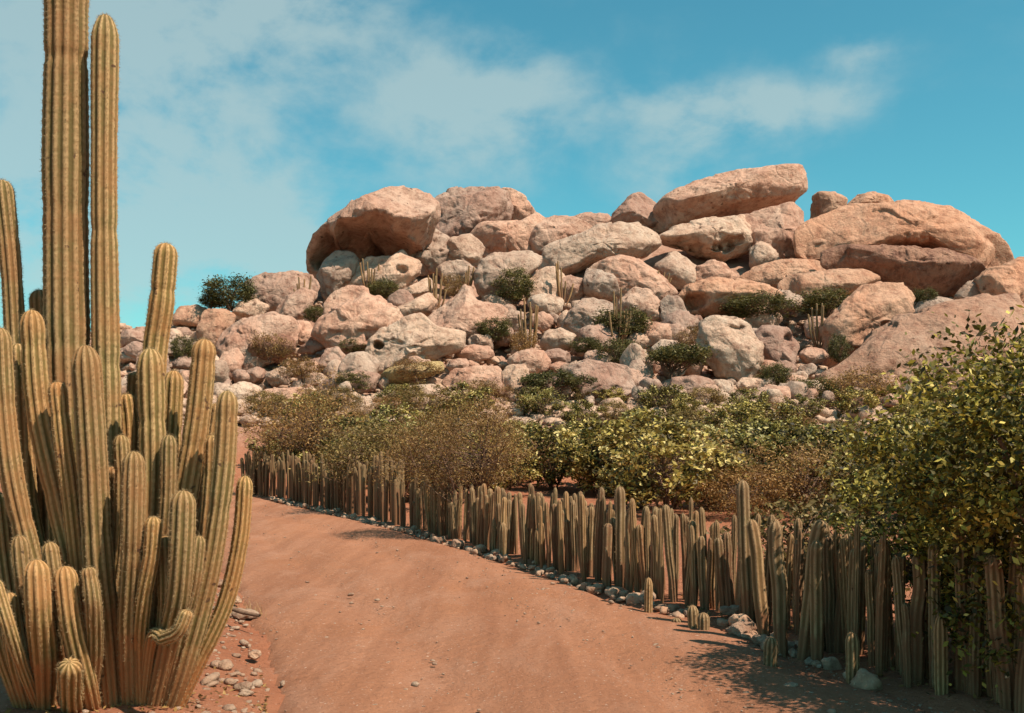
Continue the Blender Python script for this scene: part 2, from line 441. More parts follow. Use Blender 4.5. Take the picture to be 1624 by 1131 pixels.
# the dirt road
ry = np.arange(2.5, 51, 0.16)
rs = np.linspace(0, 1, 36)
yy, ss = np.meshgrid(ry, rs, indexing='ij')
edge = fbm(np.stack([ry * 1.3, ry * 0 + 3, ry * 0], -1), 3)
edge2 = fbm(np.stack([ry * 1.3, ry * 0 + 11, ry * 0], -1), 3)
xl = road_l(ry) + 0.16 * edge; xr = road_r(ry) + 0.12 * edge2
xx = xl[:, None] * (1 - ss) + xr[:, None] * ss
w = np.minimum(ss, 1 - ss)
rz = 0.012 + fbm(np.stack([xx * 0.8, yy * 0.35, xx * 0], -1).reshape(-1, 3), 3).reshape(xx.shape) * 0.03 + fbm(np.stack([xx * 4, yy * 4, xx * 0], -1).reshape(-1, 3), 3).reshape(xx.shape) * 0.014
rz = rz + 0.04 * np.clip(w / 0.12, 0, 1) - 0.04 * np.exp(-((ss - 0.30) / 0.05) ** 2) - 0.04 * np.exp(-((ss - 0.66) / 0.05) ** 2) + 0.02 * np.exp(-((ss - 0.48) / 0.06) ** 2)
rz = np.where((ss == 0) | (ss == 1), -0.09, rz)
nx = len(rs)
i = (np.arange(len(ry) - 1)[:, None] * nx + np.arange(nx - 1)[None, :])
RF = np.stack([i, i + 1, i + nx + 1, i + nx], -1).reshape(-1, 4)
tag(obj('road', mk_mesh('road', np.stack([xx, yy, rz], -1).reshape(-1, 3), [RF]), M['road']), kind='structure')

# ------------------------------------------------------------------ boulders
def radial(poly, n):
    """radius in each direction from the centroid of a star-shaped outline"""
    P = np.asarray(poly, float)
    Q = np.roll(P, -1, 0)
    cr = P[:, 0] * Q[:, 1] - Q[:, 0] * P[:, 1]
    A = cr.sum() / 2
    c = ((P + Q) * cr[:, None]).sum(0) / (6 * A)
    th = np.arange(n) / n * 2 * np.pi
    d = np.stack([np.cos(th), np.sin(th)], -1)
    r = np.zeros(n)
    for a, b in zip(P - c, Q - c):
        e = b - a
        den = d[:, 0] * e[1] - d[:, 1] * e[0]
        den = np.where(abs(den) < 1e-9, 1e-9, den)
        t = (a[0] * e[1] - a[1] * e[0]) / den
        s = (a[0] * d[:, 1] - a[1] * d[:, 0]) / den
        ok = (t > 0) & (s >= -1e-6) & (s <= 1 + 1e-6)
        r = np.maximum(r, np.where(ok, t, 0))
    r = np.where(r < 1e-3, np.median(r), r)
    for _ in range(1):
        r = 0.25 * np.roll(r, 1) + 0.5 * r + 0.25 * np.roll(r, -1)
    return c, th, r

def boulder_mesh(name, poly_w, depth, k=0.35, under=0.0, nth=64, nph=26, seed=0, rough=0.06, pits=(), pw=0.72, cuts=5, base_cut=True):
    """poly_w: outline in metres (x,z). The body is closed and bulges 'depth' to both sides; k leans the top away, under cuts the foot back."""
    rg = np.random.default_rng(seed)
    c, th, r = radial(poly_w, nth)
    ph = np.linspace(-np.pi / 2, np.pi / 2, nph + 2)[1:-1]
    cs = np.abs(np.cos(ph)) ** pw
    sn = np.sign(np.sin(ph)) * np.abs(np.sin(ph)) ** 0.95
    x = cs[:, None] * (r * np.cos(th))[None, :]
    z = cs[:, None] * (r * np.sin(th))[None, :]
    y = np.repeat((sn * depth)[:, None], nth, 1)
    V = np.stack([x, y, z], -1).reshape(-1, 3)
    V = np.vstack([V, [[0, -depth, 0], [0, depth, 0]]])
    size = float(np.median(r)); hz = float(r.max())
    wcut = np.clip((np.abs(V[:, 1]) / depth - 0.08) / 0.3, 0, 1)
    # worn joint planes: soft flat cuts on the bulging faces
    for q in range(cuts):
        d = np.array([rg.normal() * 0.8, -abs(rg.normal()) * 0.9 - 0.15, rg.normal() * 0.6 + 0.1]); d /= np.linalg.norm(d)
        pr = V @ d
        lim = pr.max() * rg.uniform(0.66, 0.9)
        V = V - (np.maximum(pr - lim, 0) * wcut)[:, None] * d * 0.95
    nrm = V / (np.array([size, depth, size]) ** 2); nrm /= np.linalg.norm(nrm, axis=1)[:, None] + 1e-9
    off = rg.uniform(0, 30, 3)
    f = fbm(V / size * 0.9 + off, 3) * rough * size * 0.8
    f += fbm(V / size * 3.1 + off, 4) * rough * size * 0.85
    rid = np.abs(fbm(V / size * 1.7 + off + 9, 3))
    f -= np.clip(0.10 - rid, 0, 1) * rough * size * 5.0
    pl = fbm(V / size * np.array([0.9, 0.9, 1.5]) + off + 20, 3)
    f -= rough * size * 0.75 * np.clip((pl - 0.03) / 0.035, 0, 1)
    pl2 = fbm(V / size * np.array([1.6, 1.6, 2.6]) + off + 27, 3)
    f -= rough * size * 0.4 * np.clip((pl2 - 0.02) / 0.03, 0, 1)
    V = V + nrm * f[:, None]
    zc = V[:, 2]
    z0 = 0.12 * zc.max() if under > 0.5 else 0.0
    V[:, 1] += np.where(zc > 0, k * zc, k * 0.5 * zc) + under * np.maximum(z0 - zc, 0)
    for (px_, pz_, rr, dd) in pits:
        dist = np.hypot(V[:, 0] - (px_ - c[0]), (V[:, 2] - (pz_ - c[1])) * 1.3) / rr * (1 + 0.5 * fbm(V / rr * 0.8 + off, 2))
        m_ = (dist < 1.25) & (nrm[:, 1] < -0.1)
        V[:, 1] += np.where(m_, dd * np.clip((1.25 - dist) / 0.5, 0, 1), 0)
    i = np.arange(nph - 1)[:, None] * nth; j = np.arange(nth)[None, :]; j2 = (j + 1) % nth
    F4 = np.stack([i + j, i + j2, i + nth + j2, i + nth + j], -1).reshape(-1, 4)
    a = np.arange(nth); b = (a + 1) % nth; n0 = nph * nth
    F3 = np.concatenate([np.stack([np.full(nth, n0), b, a], -1), np.stack([np.full(nth, n0 + 1), (nph - 1) * nth + a, (nph - 1) * nth + b], -1)])
    return c, V, [F3, F4]

P_, O_, L_, D_, Y_ = 'rock_pink', 'rock_orange', 'rock_pale', 'rock_shade', 'rock_lichen'
# outline in photo pixels (scaled to the boulder's own distance), material, lean, undercut, depth factor, label, [pits px,py,r,depth], dy
B = [
 ([(475,410),(482,386),(520,350),(560,322),(600,302),(635,291),(660,292),(678,305),(692,320),(688,345),(672,378),(655,404),(600,424),(540,436),(505,443),(488,430)], P_, 0.35, 1.8, 0.8, 'huge tilted boulder overhanging its dark shaded underside at the left of the crest', [(520,398,26,3.2),(560,388,30,4.2),(605,392,32,4.2),(638,398,20,3.0)], -1.6),
 ([(668,385),(685,345),(690,312),(705,300),(745,289),(785,292),(803,302),(812,330),(808,352),(770,362),(740,375),(700,384)], P_, 0.3, 0, 0.7, 'big round-topped crest boulder leaning against the huge overhanging boulder', [], 2.0),
 ([(790,296),(815,300),(835,312),(852,334),(846,350),(815,350),(803,330)], P_, 0.1, 0.4, 0.7, 'small wedge of rock on the crest right of the twin big boulders', [], 1.5),
 ([(742,376),(765,352),(800,350),(830,345),(850,332),(867,347),(860,372),(845,397),(800,396),(760,394)], P_, 0.5, 0.2, 0.7, 'long low boulder lying under the small crest wedge', [], 0),
 ([(838,374),(850,347),(880,335),(910,340),(937,355),(932,378),(890,384),(870,397),(845,395)], P_, 0.5, 0, 0.7, 'flat grey-pink boulder in the dip of the crest', [], 0),
 ([(908,344),(930,334),(960,336),(978,350),(960,364),(920,364)], P_, 0.4, 0, 0.8, 'low rock peeping over the lowest point of the crest', [], 2),
 ([(955,352),(985,325),(1000,308),(1015,302),(1040,318),(1052,348),(1020,360),(985,362)], P_, 0.3, 0, 0.7, 'pointed crest rock just left of the long tilted slab', [], 2),
 ([(1038,347),(1050,318),(1090,295),(1130,280),(1180,272),(1230,267),(1262,266),(1271,282),(1269,305),(1255,323),(1210,331),(1150,343),(1100,356),(1060,368),(1045,364)], P_, 0.12, 0.55, 0.95, 'long tilted slab crowning the hill with a square right end', [], 0.8),
 ([(1042,378),(1070,358),(1120,345),(1180,337),(1192,360),(1188,400),(1150,414),(1115,408),(1085,392),(1060,388)], L_, 0.5, 0.5, 0.7, 'pale ledge rock with dark hollows below the long tilted slab', [(1150,392,13,1.0),(1135,396,9,0.9),(1100,397,9,1.0),(1072,392,9,1.0),(1165,385,8,0.7)], 0.5),
 ([(1180,342),(1220,324),(1262,315),(1276,332),(1279,365),(1270,402),(1245,410),(1225,400),(1205,395),(1190,392)], P_, 0.35, 0, 0.7, 'smooth grey-pink block under the square end of the long slab', [], 0.8),
 ([(1187,417),(1190,395),(1205,380),(1222,385),(1240,414),(1225,422),(1200,422)], L_, 0.3, 0, 0.7, 'small pale wedge leaning in front of the smooth block', [], 0),
 ([(858,417),(870,390),(905,372),(950,353),(985,346),(1015,348),(1045,368),(1048,385),(1020,402),(985,410),(940,410),(900,422),(870,428)], L_, 0.65, 0.3, 0.7, 'long smooth tongue of rock sloping left across the upper middle', [], 0),
 ([(932,428),(955,410),(985,403),(1015,410),(1045,430),(1072,457),(1055,474),(1010,474),(960,470),(940,450)], P_, 0.5, 0, 0.65, 'broad smooth dome below the long tongue of rock', [], 0),
 ([(1035,422),(1060,405),(1070,393),(1090,405),(1110,427),(1100,448),(1065,448)], L_, 0.4, 0, 0.7, 'pale pointed rock between the broad dome and the ledge hollows', [], 0),
 ([(1094,447),(1105,422),(1130,411),(1150,415),(1168,437),(1150,450),(1110,450)], P_, 0.4, 0, 0.8, 'round grey boulder right of the pale pointed rock', [], 0),
 ([(926,447),(933,421),(955,425),(975,440),(984,467),(965,477),(940,470),(928,462)], L_, 0.7, 0.7, 0.8, 'blocky cube-like rock with lit top and shaded face at mid hill', [], -0.6),
 ([(832,462),(840,440),(860,425),(880,422),(895,437),(890,468),(865,478),(840,478)], L_, 0.3, 0, 0.7, 'upright pale boulder beside the thin cactus stems at mid hill', [], 0),
 ([(980,475),(1008,452),(1030,458),(1048,480),(1047,508),(1010,508),(985,498)], P_, 0.2, 0, 0.6, 'streaked upright boulder below the broad smooth dome', [], 0),
 ([(1046,482),(1060,468),(1080,470),(1094,500),(1075,513),(1050,508)], L_, 0.25, 0, 0.7, 'square pale block right of the streaked upright boulder', [], 0),
 ([(886,520),(905,490),(925,472),(965,475),(978,492),(955,510),(930,524),(900,526)], L_, 0.45, 0, 0.7, 'sloping pale rock left of the spreading green bush', [], 0),
 ([(1078,472),(1095,450),(1130,440),(1175,440),(1220,450),(1242,467),(1230,488),(1180,498),(1120,505),(1090,494)], O_, 0.6, 0.9, 0.75, 'long orange boulder with undercut left end at mid hill', [(1105,478,14,1.2)], 0),
 ([(1170,440),(1200,422),(1250,408),(1300,410),(1310,427),(1290,444),(1240,449),(1200,449)], O_, 0.6, 0.2, 0.7, 'low orange hump below the small pale wedge', [], 0),
 ([(1233,452),(1260,435),(1320,425),(1370,425),(1400,441),(1360,458),(1310,470),(1260,480),(1240,470)], O_, 0.6, 0.3, 0.7, 'long flat rock above the two green bushes at right', [], 0),
 ([(1272,397),(1275,370),(1290,350),(1330,330),(1370,318),(1420,315),(1480,317),(1525,332),(1565,360),(1590,385),(1604,405),(1598,420),(1562,428),(1545,418),(1520,401),(1480,388),(1440,390),(1390,394),(1340,397),(1300,402)], O_, 0.6, 0.3, 0.6, 'giant orange dome split by a curved crack at the right of the crest', [], -1.2),
 ([(1306,427),(1310,396),(1345,388),(1400,387),(1450,387),(1500,396),(1545,414),(1562,432),(1530,458),(1495,472),(1460,474),(1420,460),(1380,440),(1340,434)], D_, 0.1, 0.7, 0.45, 'dark reddish lower shell of rock beneath the curved crack of the giant dome', [], 1.0),  # shade under the dome's lip painted in through the rock colour
 ([(1284,344),(1292,304),(1320,304),(1345,315),(1338,337),(1300,348)], O_, 0.1, 0, 0.8, 'square-cut crest block with a dark left side beside the giant dome', [], 2),
 ([(1340,327),(1360,308),(1385,302),(1410,312),(1422,324),(1380,333)], O_, 0.3, 0, 0.9, 'small rounded rocks topping the left shoulder of the giant dome', [], 2.5),
 ([(1268,402),(1272,375),(1290,355),(1330,350),(1347,367),(1342,398),(1300,408)], O_, 0.5, 0.2, 0.6, 'layered orange rock at the left foot of the giant dome', [], -2.4),
 ([(1308,562),(1304,512),(1320,497),(1350,470),(1380,448),(1410,443),(1435,447),(1451,470),(1447,497),(1400,522),(1370,544),(1330,560)], O_, 0.35, 0, 0.6, 'tall round-headed orange boulder in the middle of the right slope', [(1395,518,8,0.5)], 0),
 ([(1296,580),(1360,552),(1400,522),(1450,492),(1520,470),(1580,458),(1640,455),(1670,520),(1650,595),(1560,606),(1450,606),(1340,598)], O_, 0.75, 0, 0.5, 'vast smooth orange slope of rock above the leafy tree', [], 0),
 ([(1553,442),(1575,423),(1620,405),(1665,400),(1680,470),(1600,484),(1560,474)], O_, 0.5, 0, 0.6, 'rounded orange rock cut by the right edge below the giant dome', [], 0),
 ([(1513,468),(1535,445),(1555,440),(1562,457),(1540,472)], L_, 0.3, 0, 0.8, 'small pale triangular rock below the right tip of the curved crack', [], 0),
 ([(1443,496),(1460,478),(1490,470),(1517,476),(1500,494)], L_, 0.4, 0, 0.8, 'small pale rock ridge beside the tall round-headed boulder', [], 0),
 ([(1107,537),(1112,512),(1135,500),(1165,503),(1192,515),(1207,545),(1207,582),(1185,597),(1150,584),(1120,564)], L_, 0.25, 0.25, 0.6, 'carved-looking boulder with curved grooves like a face above the scrub', [(1157,518,3,0.3),(1162,520,3,0.32),(1167,521,3,0.32),(1172,521,3,0.32),(1177,519,3,0.3)], 0),
 ([(1178,508),(1200,488),(1222,484),(1232,507),(1225,518),(1195,518)], L_, 0.4, 0, 0.8, 'small pale rock perched behind the carved-looking boulder', [], 0),
 ([(1193,533),(1215,515),(1250,520),(1267,547),(1255,570),(1215,575),(1200,560)], P_, 0.35, 0, 0.7, 'pink rounded rock right of the carved-looking boulder', [(1248,535,7,0.5)], 0),
 ([(902,583),(930,568),(975,572),(998,580),(1007,622),(995,639),(940,636),(915,620)], P_, 0.3, 0, 0.55, 'broad pinkish boulder standing at the foot of the hill above the scrub', [], 0),
 ([(856,548),(865,522),(890,518),(914,532),(905,554),(870,560)], L_, 0.7, 0.7, 0.8, 'small flat-topped rock with a dark front left of the green bushes', [], 0),
 ([(795,593),(808,575),(835,578),(842,602),(822,639),(800,635)], L_, 0.25, 0, 0.7, 'tan upright block beside the dark flat-topped bush', [], 0),
 ([(700,604),(720,585),(755,578),(790,580),(799,602),(770,616),(730,619)], P_, 0.5, 0, 0.7, 'low pink boulder left of the tan upright block', [], 0),
 ([(502,437),(510,410),(530,396),(555,397),(569,412),(564,432),(547,448),(520,463),(508,454)], L_, 0.3, 0, 0.75, 'pale round boulder tucked under the huge overhang', [], 0),
 ([(543,454),(565,420),(585,405),(620,405),(635,394),(645,402),(667,412),(664,432),(642,454),(600,466),(560,460)], L_, 0.35, 0.3, 0.65, 'pale jagged-topped rock below the dark overhang', [(640,432,8,0.6)], 0),
 ([(495,524),(510,490),(525,465),(550,450),(575,452),(605,470),(635,495),(642,512),(602,534),(587,554),(560,563),(520,540)], P_, 0.4, 0, 0.6, 'big pyramid-shaped boulder at the left of the middle slope', [], 0),
 ([(598,504),(630,490),(680,462),(692,480),(682,498),(640,514),(615,514)], L_, 0.5, 0.5, 0.8, 'tilted flat slab right of the pyramid-shaped boulder', [], 0),
 ([(622,474),(650,455),(680,437),(690,456),(660,472),(640,479)], L_, 0.5, 0.4, 0.8, 'smaller tilted slab above the flat slab at left of centre', [], 0),
 ([(650,403),(670,370),(690,360),(712,370),(717,397),(700,418),(670,424)], L_, 0.3, 0, 0.7, 'pitted pale boulder right of the dark overhang', [(676,398,3,0.25),(690,384,3,0.2),(700,402,3,0.25),(684,406,3,0.2)], 0),
 ([(698,398),(715,375),(745,370),(767,390),(760,413),(730,424),(705,419)], L_, 0.35, 0, 0.7, 'rounded tan boulder beside the pitted pale boulder', [], -0.2),
 ([(690,425),(705,412),(735,412),(755,425),(745,445),(710,448)], L_, 0.35, 0.3, 0.7, 'small rough rock under the pitted pale boulder', [], 0),
 ([(753,434),(765,408),(790,395),(840,393),(862,405),(852,424),(822,456),(790,474),(765,466)], L_, 0.45, 0, 0.6, 'broad flat-topped tan boulder behind the dark hillside bush', [], 0),
 ([(660,519),(690,490),(720,470),(733,447),(748,447),(755,470),(790,480),(807,492),(790,514),(740,534),(700,540),(670,535)], P_, 0.5, 0, 0.6, 'hump-backed boulder with an upright horn at the centre of the slope', [], 0),
 ([(571,576),(588,540),(605,523),(640,503),(665,497),(692,519),(732,525),(730,549),(692,560),(640,576),(600,584)], L_, 0.35, 0.25, 0.65, 'pale boulder pierced by a round dark hole', [(603,549,8,1.3)], 0),
 ([(594,604),(620,582),(660,575),(697,572),(703,588),(660,604),(620,610)], Y_, 0.6, 0.9, 0.8, 'low rock with yellow patches below the pierced boulder', [], 0),
 ([(498,616),(520,595),(570,586),(602,592),(592,614),(540,625)], P_, 0.5, 0.2, 0.75, 'low pink boulder at the left foot of the hill', [], 0),
 ([(502,579),(515,553),(535,547),(557,572),(562,586),(530,592)], P_, 0.3, 0, 0.75, 'small egg-shaped pink boulder left of the pierced boulder', [], 0),
 ([(384,474),(390,445),(420,430),(460,427),(490,432),(503,450),(497,469),(460,484),(420,484)], P_, 0.4, 0, 0.65, 'wide domed boulder beside the dark crest bush at left', [], 1),
 ([(433,499),(450,470),(480,455),(500,460),(492,489),(465,504)], P_, 0.4, 0, 0.7, 'furrowed rock leaning on the right side of the wide left dome', [], 0),
 ([(366,499),(380,478),(405,472),(427,485),(410,504)], L_, 0.4, 0, 0.8, 'small pale rock below the dark crest bush', [], 0),
 ([(346,549),(355,525),(390,500),(430,492),(460,505),(472,532),(450,554),(400,575),(365,575)], P_, 0.55, 0, 0.6, 'large smooth rounded boulder low on the left slope', [], 0.4),
 ([(393,549),(430,522),(464,535),(468,556),(440,574),(400,570)], D_, 0.9, 0.9, 0.8, 'dark-faced wedge rock in front of the large smooth left boulder', [], -0.4),  # shaded front painted in through the darker rock colour
 ([(310,524),(320,490),(350,488),(372,500),(364,530),(340,545)], O_, 0.35, 0, 0.7, 'orange block just right of the tall finger of the big cactus', [], 0),
 ([(270,509),(285,485),(310,482),(332,490),(320,512)], O_, 0.4, 0, 0.8, 'low reddish rock on the left skyline by the big cactus', [], 1),
 ([(188,549),(195,522),(225,518),(242,535),(222,553)], P_, 0.5, 0.5, 0.8, 'pale flat rock seen between the big cactus columns', [], 0),
 ([(340,596),(350,558),(372,550),(385,565),(380,592)], P_, 0.3, 0, 0.7, 'small pink rock beside the upper right arm of the big cactus', [], 0),
 ([(468,560),(490,540),(518,537),(522,548),(495,562)], P_, 0.6, 0.8, 0.8, 'thin wedge of rock with dark front below the pyramid-shaped boulder', [], 0),
 ([(1450,570),(1462,553),(1490,545),(1510,555),(1500,580),(1470,585)], P_, 0.4, 0, 0.7, 'small pinkish rock half hidden above the leafy tree', [], -2),
 ([(1185,640),(1205,615),(1250,612),(1262,635),(1240,655),(1200,658)], P_, 0.35, 0, 0.7, 'broken pinkish rock among the scrub at the right foot of the hill', [], 0),
 ([(1165,612),(1180,598),(1215,600),(1222,615),(1195,625)], L_, 0.4, 0.3, 0.8, 'pale rock slab at the foot of the carved-looking boulder', [], 0),
 ([(545,642),(560,628),(585,627),(592,642),(570,655)], L_, 0.4, 0, 0.8, 'small pale rock standing out of the scrub at left', [], 0),
 ([(625,630),(650,612),(690,608),(700,622),(665,636)], L_, 0.5, 0.2, 0.8, 'long pale rock at the edge of the scrub below the yellow-patched rock', [], 0),
 ([(215,560),(235,552),(262,560),(270,590),(240,600),(218,590)], P_, 0.4, 0, 0.7, 'dusty pink rock glimpsed behind the finger of the big cactus', [], 0),
 ([(765,300+170),(778,466),(800,474),(806,486),(780,488)], L_, 0.4, 0, 0.8, 'small white rock at the foot of the dark hillside bush', [], 0),
 ([(420,592),(445,580),(462,588),(458,606),(430,608)], L_, 0.3, 0, 0.8, 'white rock in the rubble left of the egg-shaped boulder', [], 0),
 ([(400,640),(420,618),(470,612),(500,622),(480,638),(430,648)], P_, 0.5, 0.2, 0.8, 'low tan rock by the dry bush at the far left of the scrub', [], 0),
 ([(1030,552),(1050,538),(1075,540),(1090,552),(1060,562)], L_, 0.5, 0.2, 0.8, 'smooth pale rock just above the flat-topped green tree', [], 0),
 ([(985,545),(1005,525),(1030,528),(1035,545),(1010,552)], L_, 0.4, 0.2, 0.8, 'small pale rock between the two spreading green bushes', [], 0),
 ([(720,560),(745,545),(775,548),(785,562),(755,572)], P_, 0.5, 0.2, 0.8, 'low pink rock right of the pierced boulder', [], 0),
]
for q, (poly, mat, k, under, dfac, label, pits, dy) in enumerate(B):
    P = np.array(poly, float)
    pb = P[:, 1].max(); w_px = np.ptp(P[:, 0]); h_px = np.ptp(P[:, 1])
    cyp = P[:, 1].mean()
    if under < 0.5: P[:, 1] += np.where(P[:, 1] > cyp, (P[:, 1] - cyp) * 0.45, 0)      # the foot goes into the ground
    P[:, 0] += (P[:, 0] - P[:, 0].mean()) * 0.075; P[:, 1] += (P[:, 1] - cyp) * 0.05
    Yb = hill_y(pb)
    s0 = Yb / FPX
    depth = dfac * 0.5 * min(w_px, 1.6 * h_px) * s0
    Yc = Yb + depth * 0.25 + dy
    s = Yc / FPX
    W = np.stack([(P[:, 0] - CX) * s, EYE + (HZ - P[:, 1]) * s], -1)
    big = max(w_px, h_px)
    nth = int(np.clip(big * 0.9, 52, 170)); nph = int(np.clip(big * 0.42, 24, 76))
    pt = [((a - CX) * s, EYE + (HZ - b_) * s, r_ * s, d_) for a, b_, r_, d_ in pits]
    c, V, F = boulder_mesh('boulder', W, depth, k, under, nth, nph, 100 + q, 0.085, pt, 0.66, 4)
    base = c[1] + V[:, 2].min()
    V[:, 2] -= V[:, 2].min()
    o = obj('boulder', mk_mesh('boulder', V, F), M[mat], loc=(c[0], Yc, base))
    tag(o, label, 'boulder')

# small stone shapes shared by the rubble and the kerb stones
def stone_mesh(seed, nth=20, nph=9):
    rg = np.random.default_rng(seed)
    n = rg.integers(6, 9)
    a = np.sort(rg.uniform(0, 2 * np.pi, n) * 0.35 + np.arange(n) / n * 2 * np.pi * 0.98)
    r = rg.uniform(0.75, 1.15, n)
    poly = np.stack([np.cos(a) * r, np.sin(a) * r * rg.uniform(0.5, 0.75)], -1)
    c, V, F = boulder_mesh('stone', poly, rg.uniform(0.6, 0.95), 0.1, 0, nth, nph, seed, 0.17, (), 0.6, 9)
    V[:, 2] -= V[:, 2].min()
    V /= np.ptp(V[:, 0])
    return V, F
STONES = []
for q in range(14):
    V, F = stone_mesh(900 + q)
    me = mk_mesh('stone', V, F); STONES.append((me, V, F))

def on_hill(px, py):
    Y = hill_y(py)
    x = (px - CX) / FPX * Y
    return x, Y, gz(x, Y)

rg = np.random.default_rng(21)
zones = [
 (190, 500, 500, 640, 74, 'small rock in the rubble below the left end of the boulder hill', 'left hillside rubble rocks'),
 (500, 900, 440, 650, 112, 'small rock wedged among the boulders on the middle of the hill', 'middle hillside rubble rocks'),
 (900, 1290, 440, 660, 98, 'small pale rock scattered between bushes right of the middle of the hill', 'right middle hillside rubble rocks'),
 (1200, 1460, 575, 668, 38, 'small rock scattered in the scrub under the vast orange rock slope', 'rubble rocks under the orange slope'),
]
ANCH = [(585,360,'huge overhanging boulder'),(570,505,'pyramid-shaped boulder'),(650,540,'pierced pale boulder'),(740,500,'hump-backed boulder'),(810,430,'flat-topped tan boulder'),(445,455,'wide domed left boulder'),
 (410,535,'large smooth left boulder'),(1155,545,'carved-looking boulder'),(955,600,'broad pinkish foot boulder'),(1000,435,'broad smooth dome'),(1160,470,'long orange boulder'),(1380,500,'tall round-headed boulder'),(1450,540,'vast orange rock slope'),
 (880,610,'dark flat-topped tree'),(1070,570,'flat-topped green tree'),(930,500,'sloping pale rock'),(650,590,'yellow-patched rock'),(530,570,'egg-shaped pink boulder'),(340,515,'orange block by the cactus'),(230,540,'flat rock behind the big cactus'),
 (1230,635,'broken rock in the scrub'),(750,600,'low pink boulder'),(430,630,'low tan rock by the scrub'),(1310,470,'bright green hillside bush'),(1366,620,'rusty brown bush')]
def near_what(px, py):
    a = min(ANCH, key=lambda t: math.hypot(t[0] - px, (t[1] - py) * 1.3))
    dx, dy_ = px - a[0], (py - a[1]) * 1.3
    d = ('right of' if dx > 0 else 'left of') if abs(dx) > abs(dy_) else ('below' if dy_ > 0 else 'above')
    return f'just {d} the {a[2]}'
SMALL = {}
for (x0, x1, y0, y1, n, label, grp) in zones:
    for q in range(n):
        px = rg.uniform(x0, x1); py = y0 + (y1 - y0) * rg.uniform(0, 1) ** 0.7
        if py < np.interp(px, CREST[:, 0], CREST[:, 1]) + 20: continue
        x, Y, z = on_hill(px, py)
        wpx = np.clip(rg.lognormal(3.1, 0.5), 9, 66)
        wm = wpx / FPX * Y
        me = STONES[rg.integers(len(STONES))][0]
        mt = ['stone_l', 'stone_p'][int(rg.random() < 0.35)]
        key = (me.name, mt)
        if key not in SMALL:
            m2 = me.copy(); m2.materials.clear(); m2.materials.append(M['rock_pale' if mt == 'stone_l' else 'rock_pink']); SMALL[key] = m2
        o = obj('rock', SMALL[key], loc=(x, Y - 0.4, z + 0.05 + 0.12 * wm), rotz=rg.uniform(0, 6.28), scale=(wm, wm * rg.uniform(0.8, 1.1), wm * rg.uniform(0.8, 1.5)))
        o.rotation_euler[0] = rg.uniform(-0.25, 0.35)
        look = ('tiny' if wpx < 16 else ('small' if wpx < 26 else ('middling' if wpx < 40 else 'large'))) + (' pale' if mt == 'stone_l' else ' pinkish')
        where = near_what(px, py)
        tag(o, f'{look} loose rock {where}', 'rock', f'{look} rocks {where}')

# mid-sized boulders packed between the named ones
rgm = np.random.default_rng(77)
boxes = [(min(p[0] for p in b_[0]), max(p[0] for p in b_[0]), min(p[1] for p in b_[0]), max(p[1] for p in b_[0])) for b_ in B]
made = 0
for q in range(900):
    if made >= 58: break
    px = rgm.uniform(200, 1300); py = rgm.uniform(455, 652)
    if py < np.interp(px, CREST[:, 0], CREST[:, 1]) + 30: continue
    wp = rgm.uniform(34, 74); hp = wp * rgm.uniform(0.5, 0.78); cy_ = py - hp / 2
    hit = False
    for (a0, a1, b0, b1) in boxes:
        if abs(px - (a0 + a1) / 2) < (a1 - a0) * 0.36 + wp * 0.22 and abs(cy_ - (b0 + b1) / 2) < (b1 - b0) * 0.36 + hp * 0.22: hit = True
    if hit: continue
    boxes.append((px - wp / 2, px + wp / 2, py - hp, py))
    na = int(rgm.integers(7, 11)); aa = (np.arange(na) + rgm.uniform(-0.3, 0.3, na)) / na * 2 * np.pi
    rr_ = rgm.uniform(0.82, 1.12, na)
    Yb = hill_y(py); s_ = Yb / FPX
    poly = np.stack([(px - CX + np.cos(aa) * rr_ * wp / 2) * s_, EYE + (HZ - cy_ + np.sin(aa) * rr_ * hp / 2) * s_], -1)
    low = poly[:, 1] < poly[:, 1].mean()
    poly[low, 1] -= (poly[:, 1].mean() - poly[low, 1]) * 0.5
    dp = 0.4 * wp * s_
    c, V, F = boulder_mesh('boulder', poly, dp, rgm.uniform(0.25, 0.6), rgm.choice([0, 0, 0.5]), 46, 22, 4000 + q, 0.085, (), 0.66, 4)
    base = c[1] + V[:, 2].min(); V[:, 2] -= V[:, 2].min()
    mk = rgm.choice(['rock_pink', 'rock_pale', 'rock_pink'])
    o = obj('boulder', mk_mesh('boulder', V, F), M[mk], loc=(c[0], Yb + 0.1 * dp, base))
    look = ('broad ' if hp / wp < 0.6 else 'rounded ') + ('pale' if mk == 'rock_pale' else 'pinkish') + (' boulder' if wp > 52 else ' smaller boulder')
    tag(o, f'{look} wedged {near_what(px, cy_)}', 'boulder', f'{look}s {near_what(px, cy_)}')
    made += 1

# loose scree too small to count
def scatter_stones(name, pts, sizes, mat, seed, nvar=5, squash=0.7):
    rg = np.random.default_rng(seed)
    shapes = [stone_mesh(seed + 50 + q, 8, 4) for q in range(nvar)]
    parts = []
    for p, s in zip(pts, sizes):
        V, F = shapes[rg.integers(nvar)]
        a = rg.uniform(0, 6.28); c_, s_ = math.cos(a), math.sin(a)
        R = np.array([[c_, -s_, 0], [s_, c_, 0], [0, 0, squash * rg.uniform(0.7, 1.3)]])
        parts.append(((V * s) @ R.T + p, F))
    V, F = merge(parts)
    return tag(obj(name, mk_mesh(name, V, F), mat), kind='stuff')
n = 11000
spx = rg.uniform(-60, 1680, n); spy = 430 + 262 * rg.uniform(0, 1, n) ** 0.7
Y = hill_y(spy); X = (spx - CX) / FPX * Y
o = scatter_stones('scree', np.stack([X, Y, ground_z(X, Y) - 0.03], -1), np.clip(rg.lognormal(-1.05, 0.5, n), 0.12, 1.0), M['rock_scree'], 5)
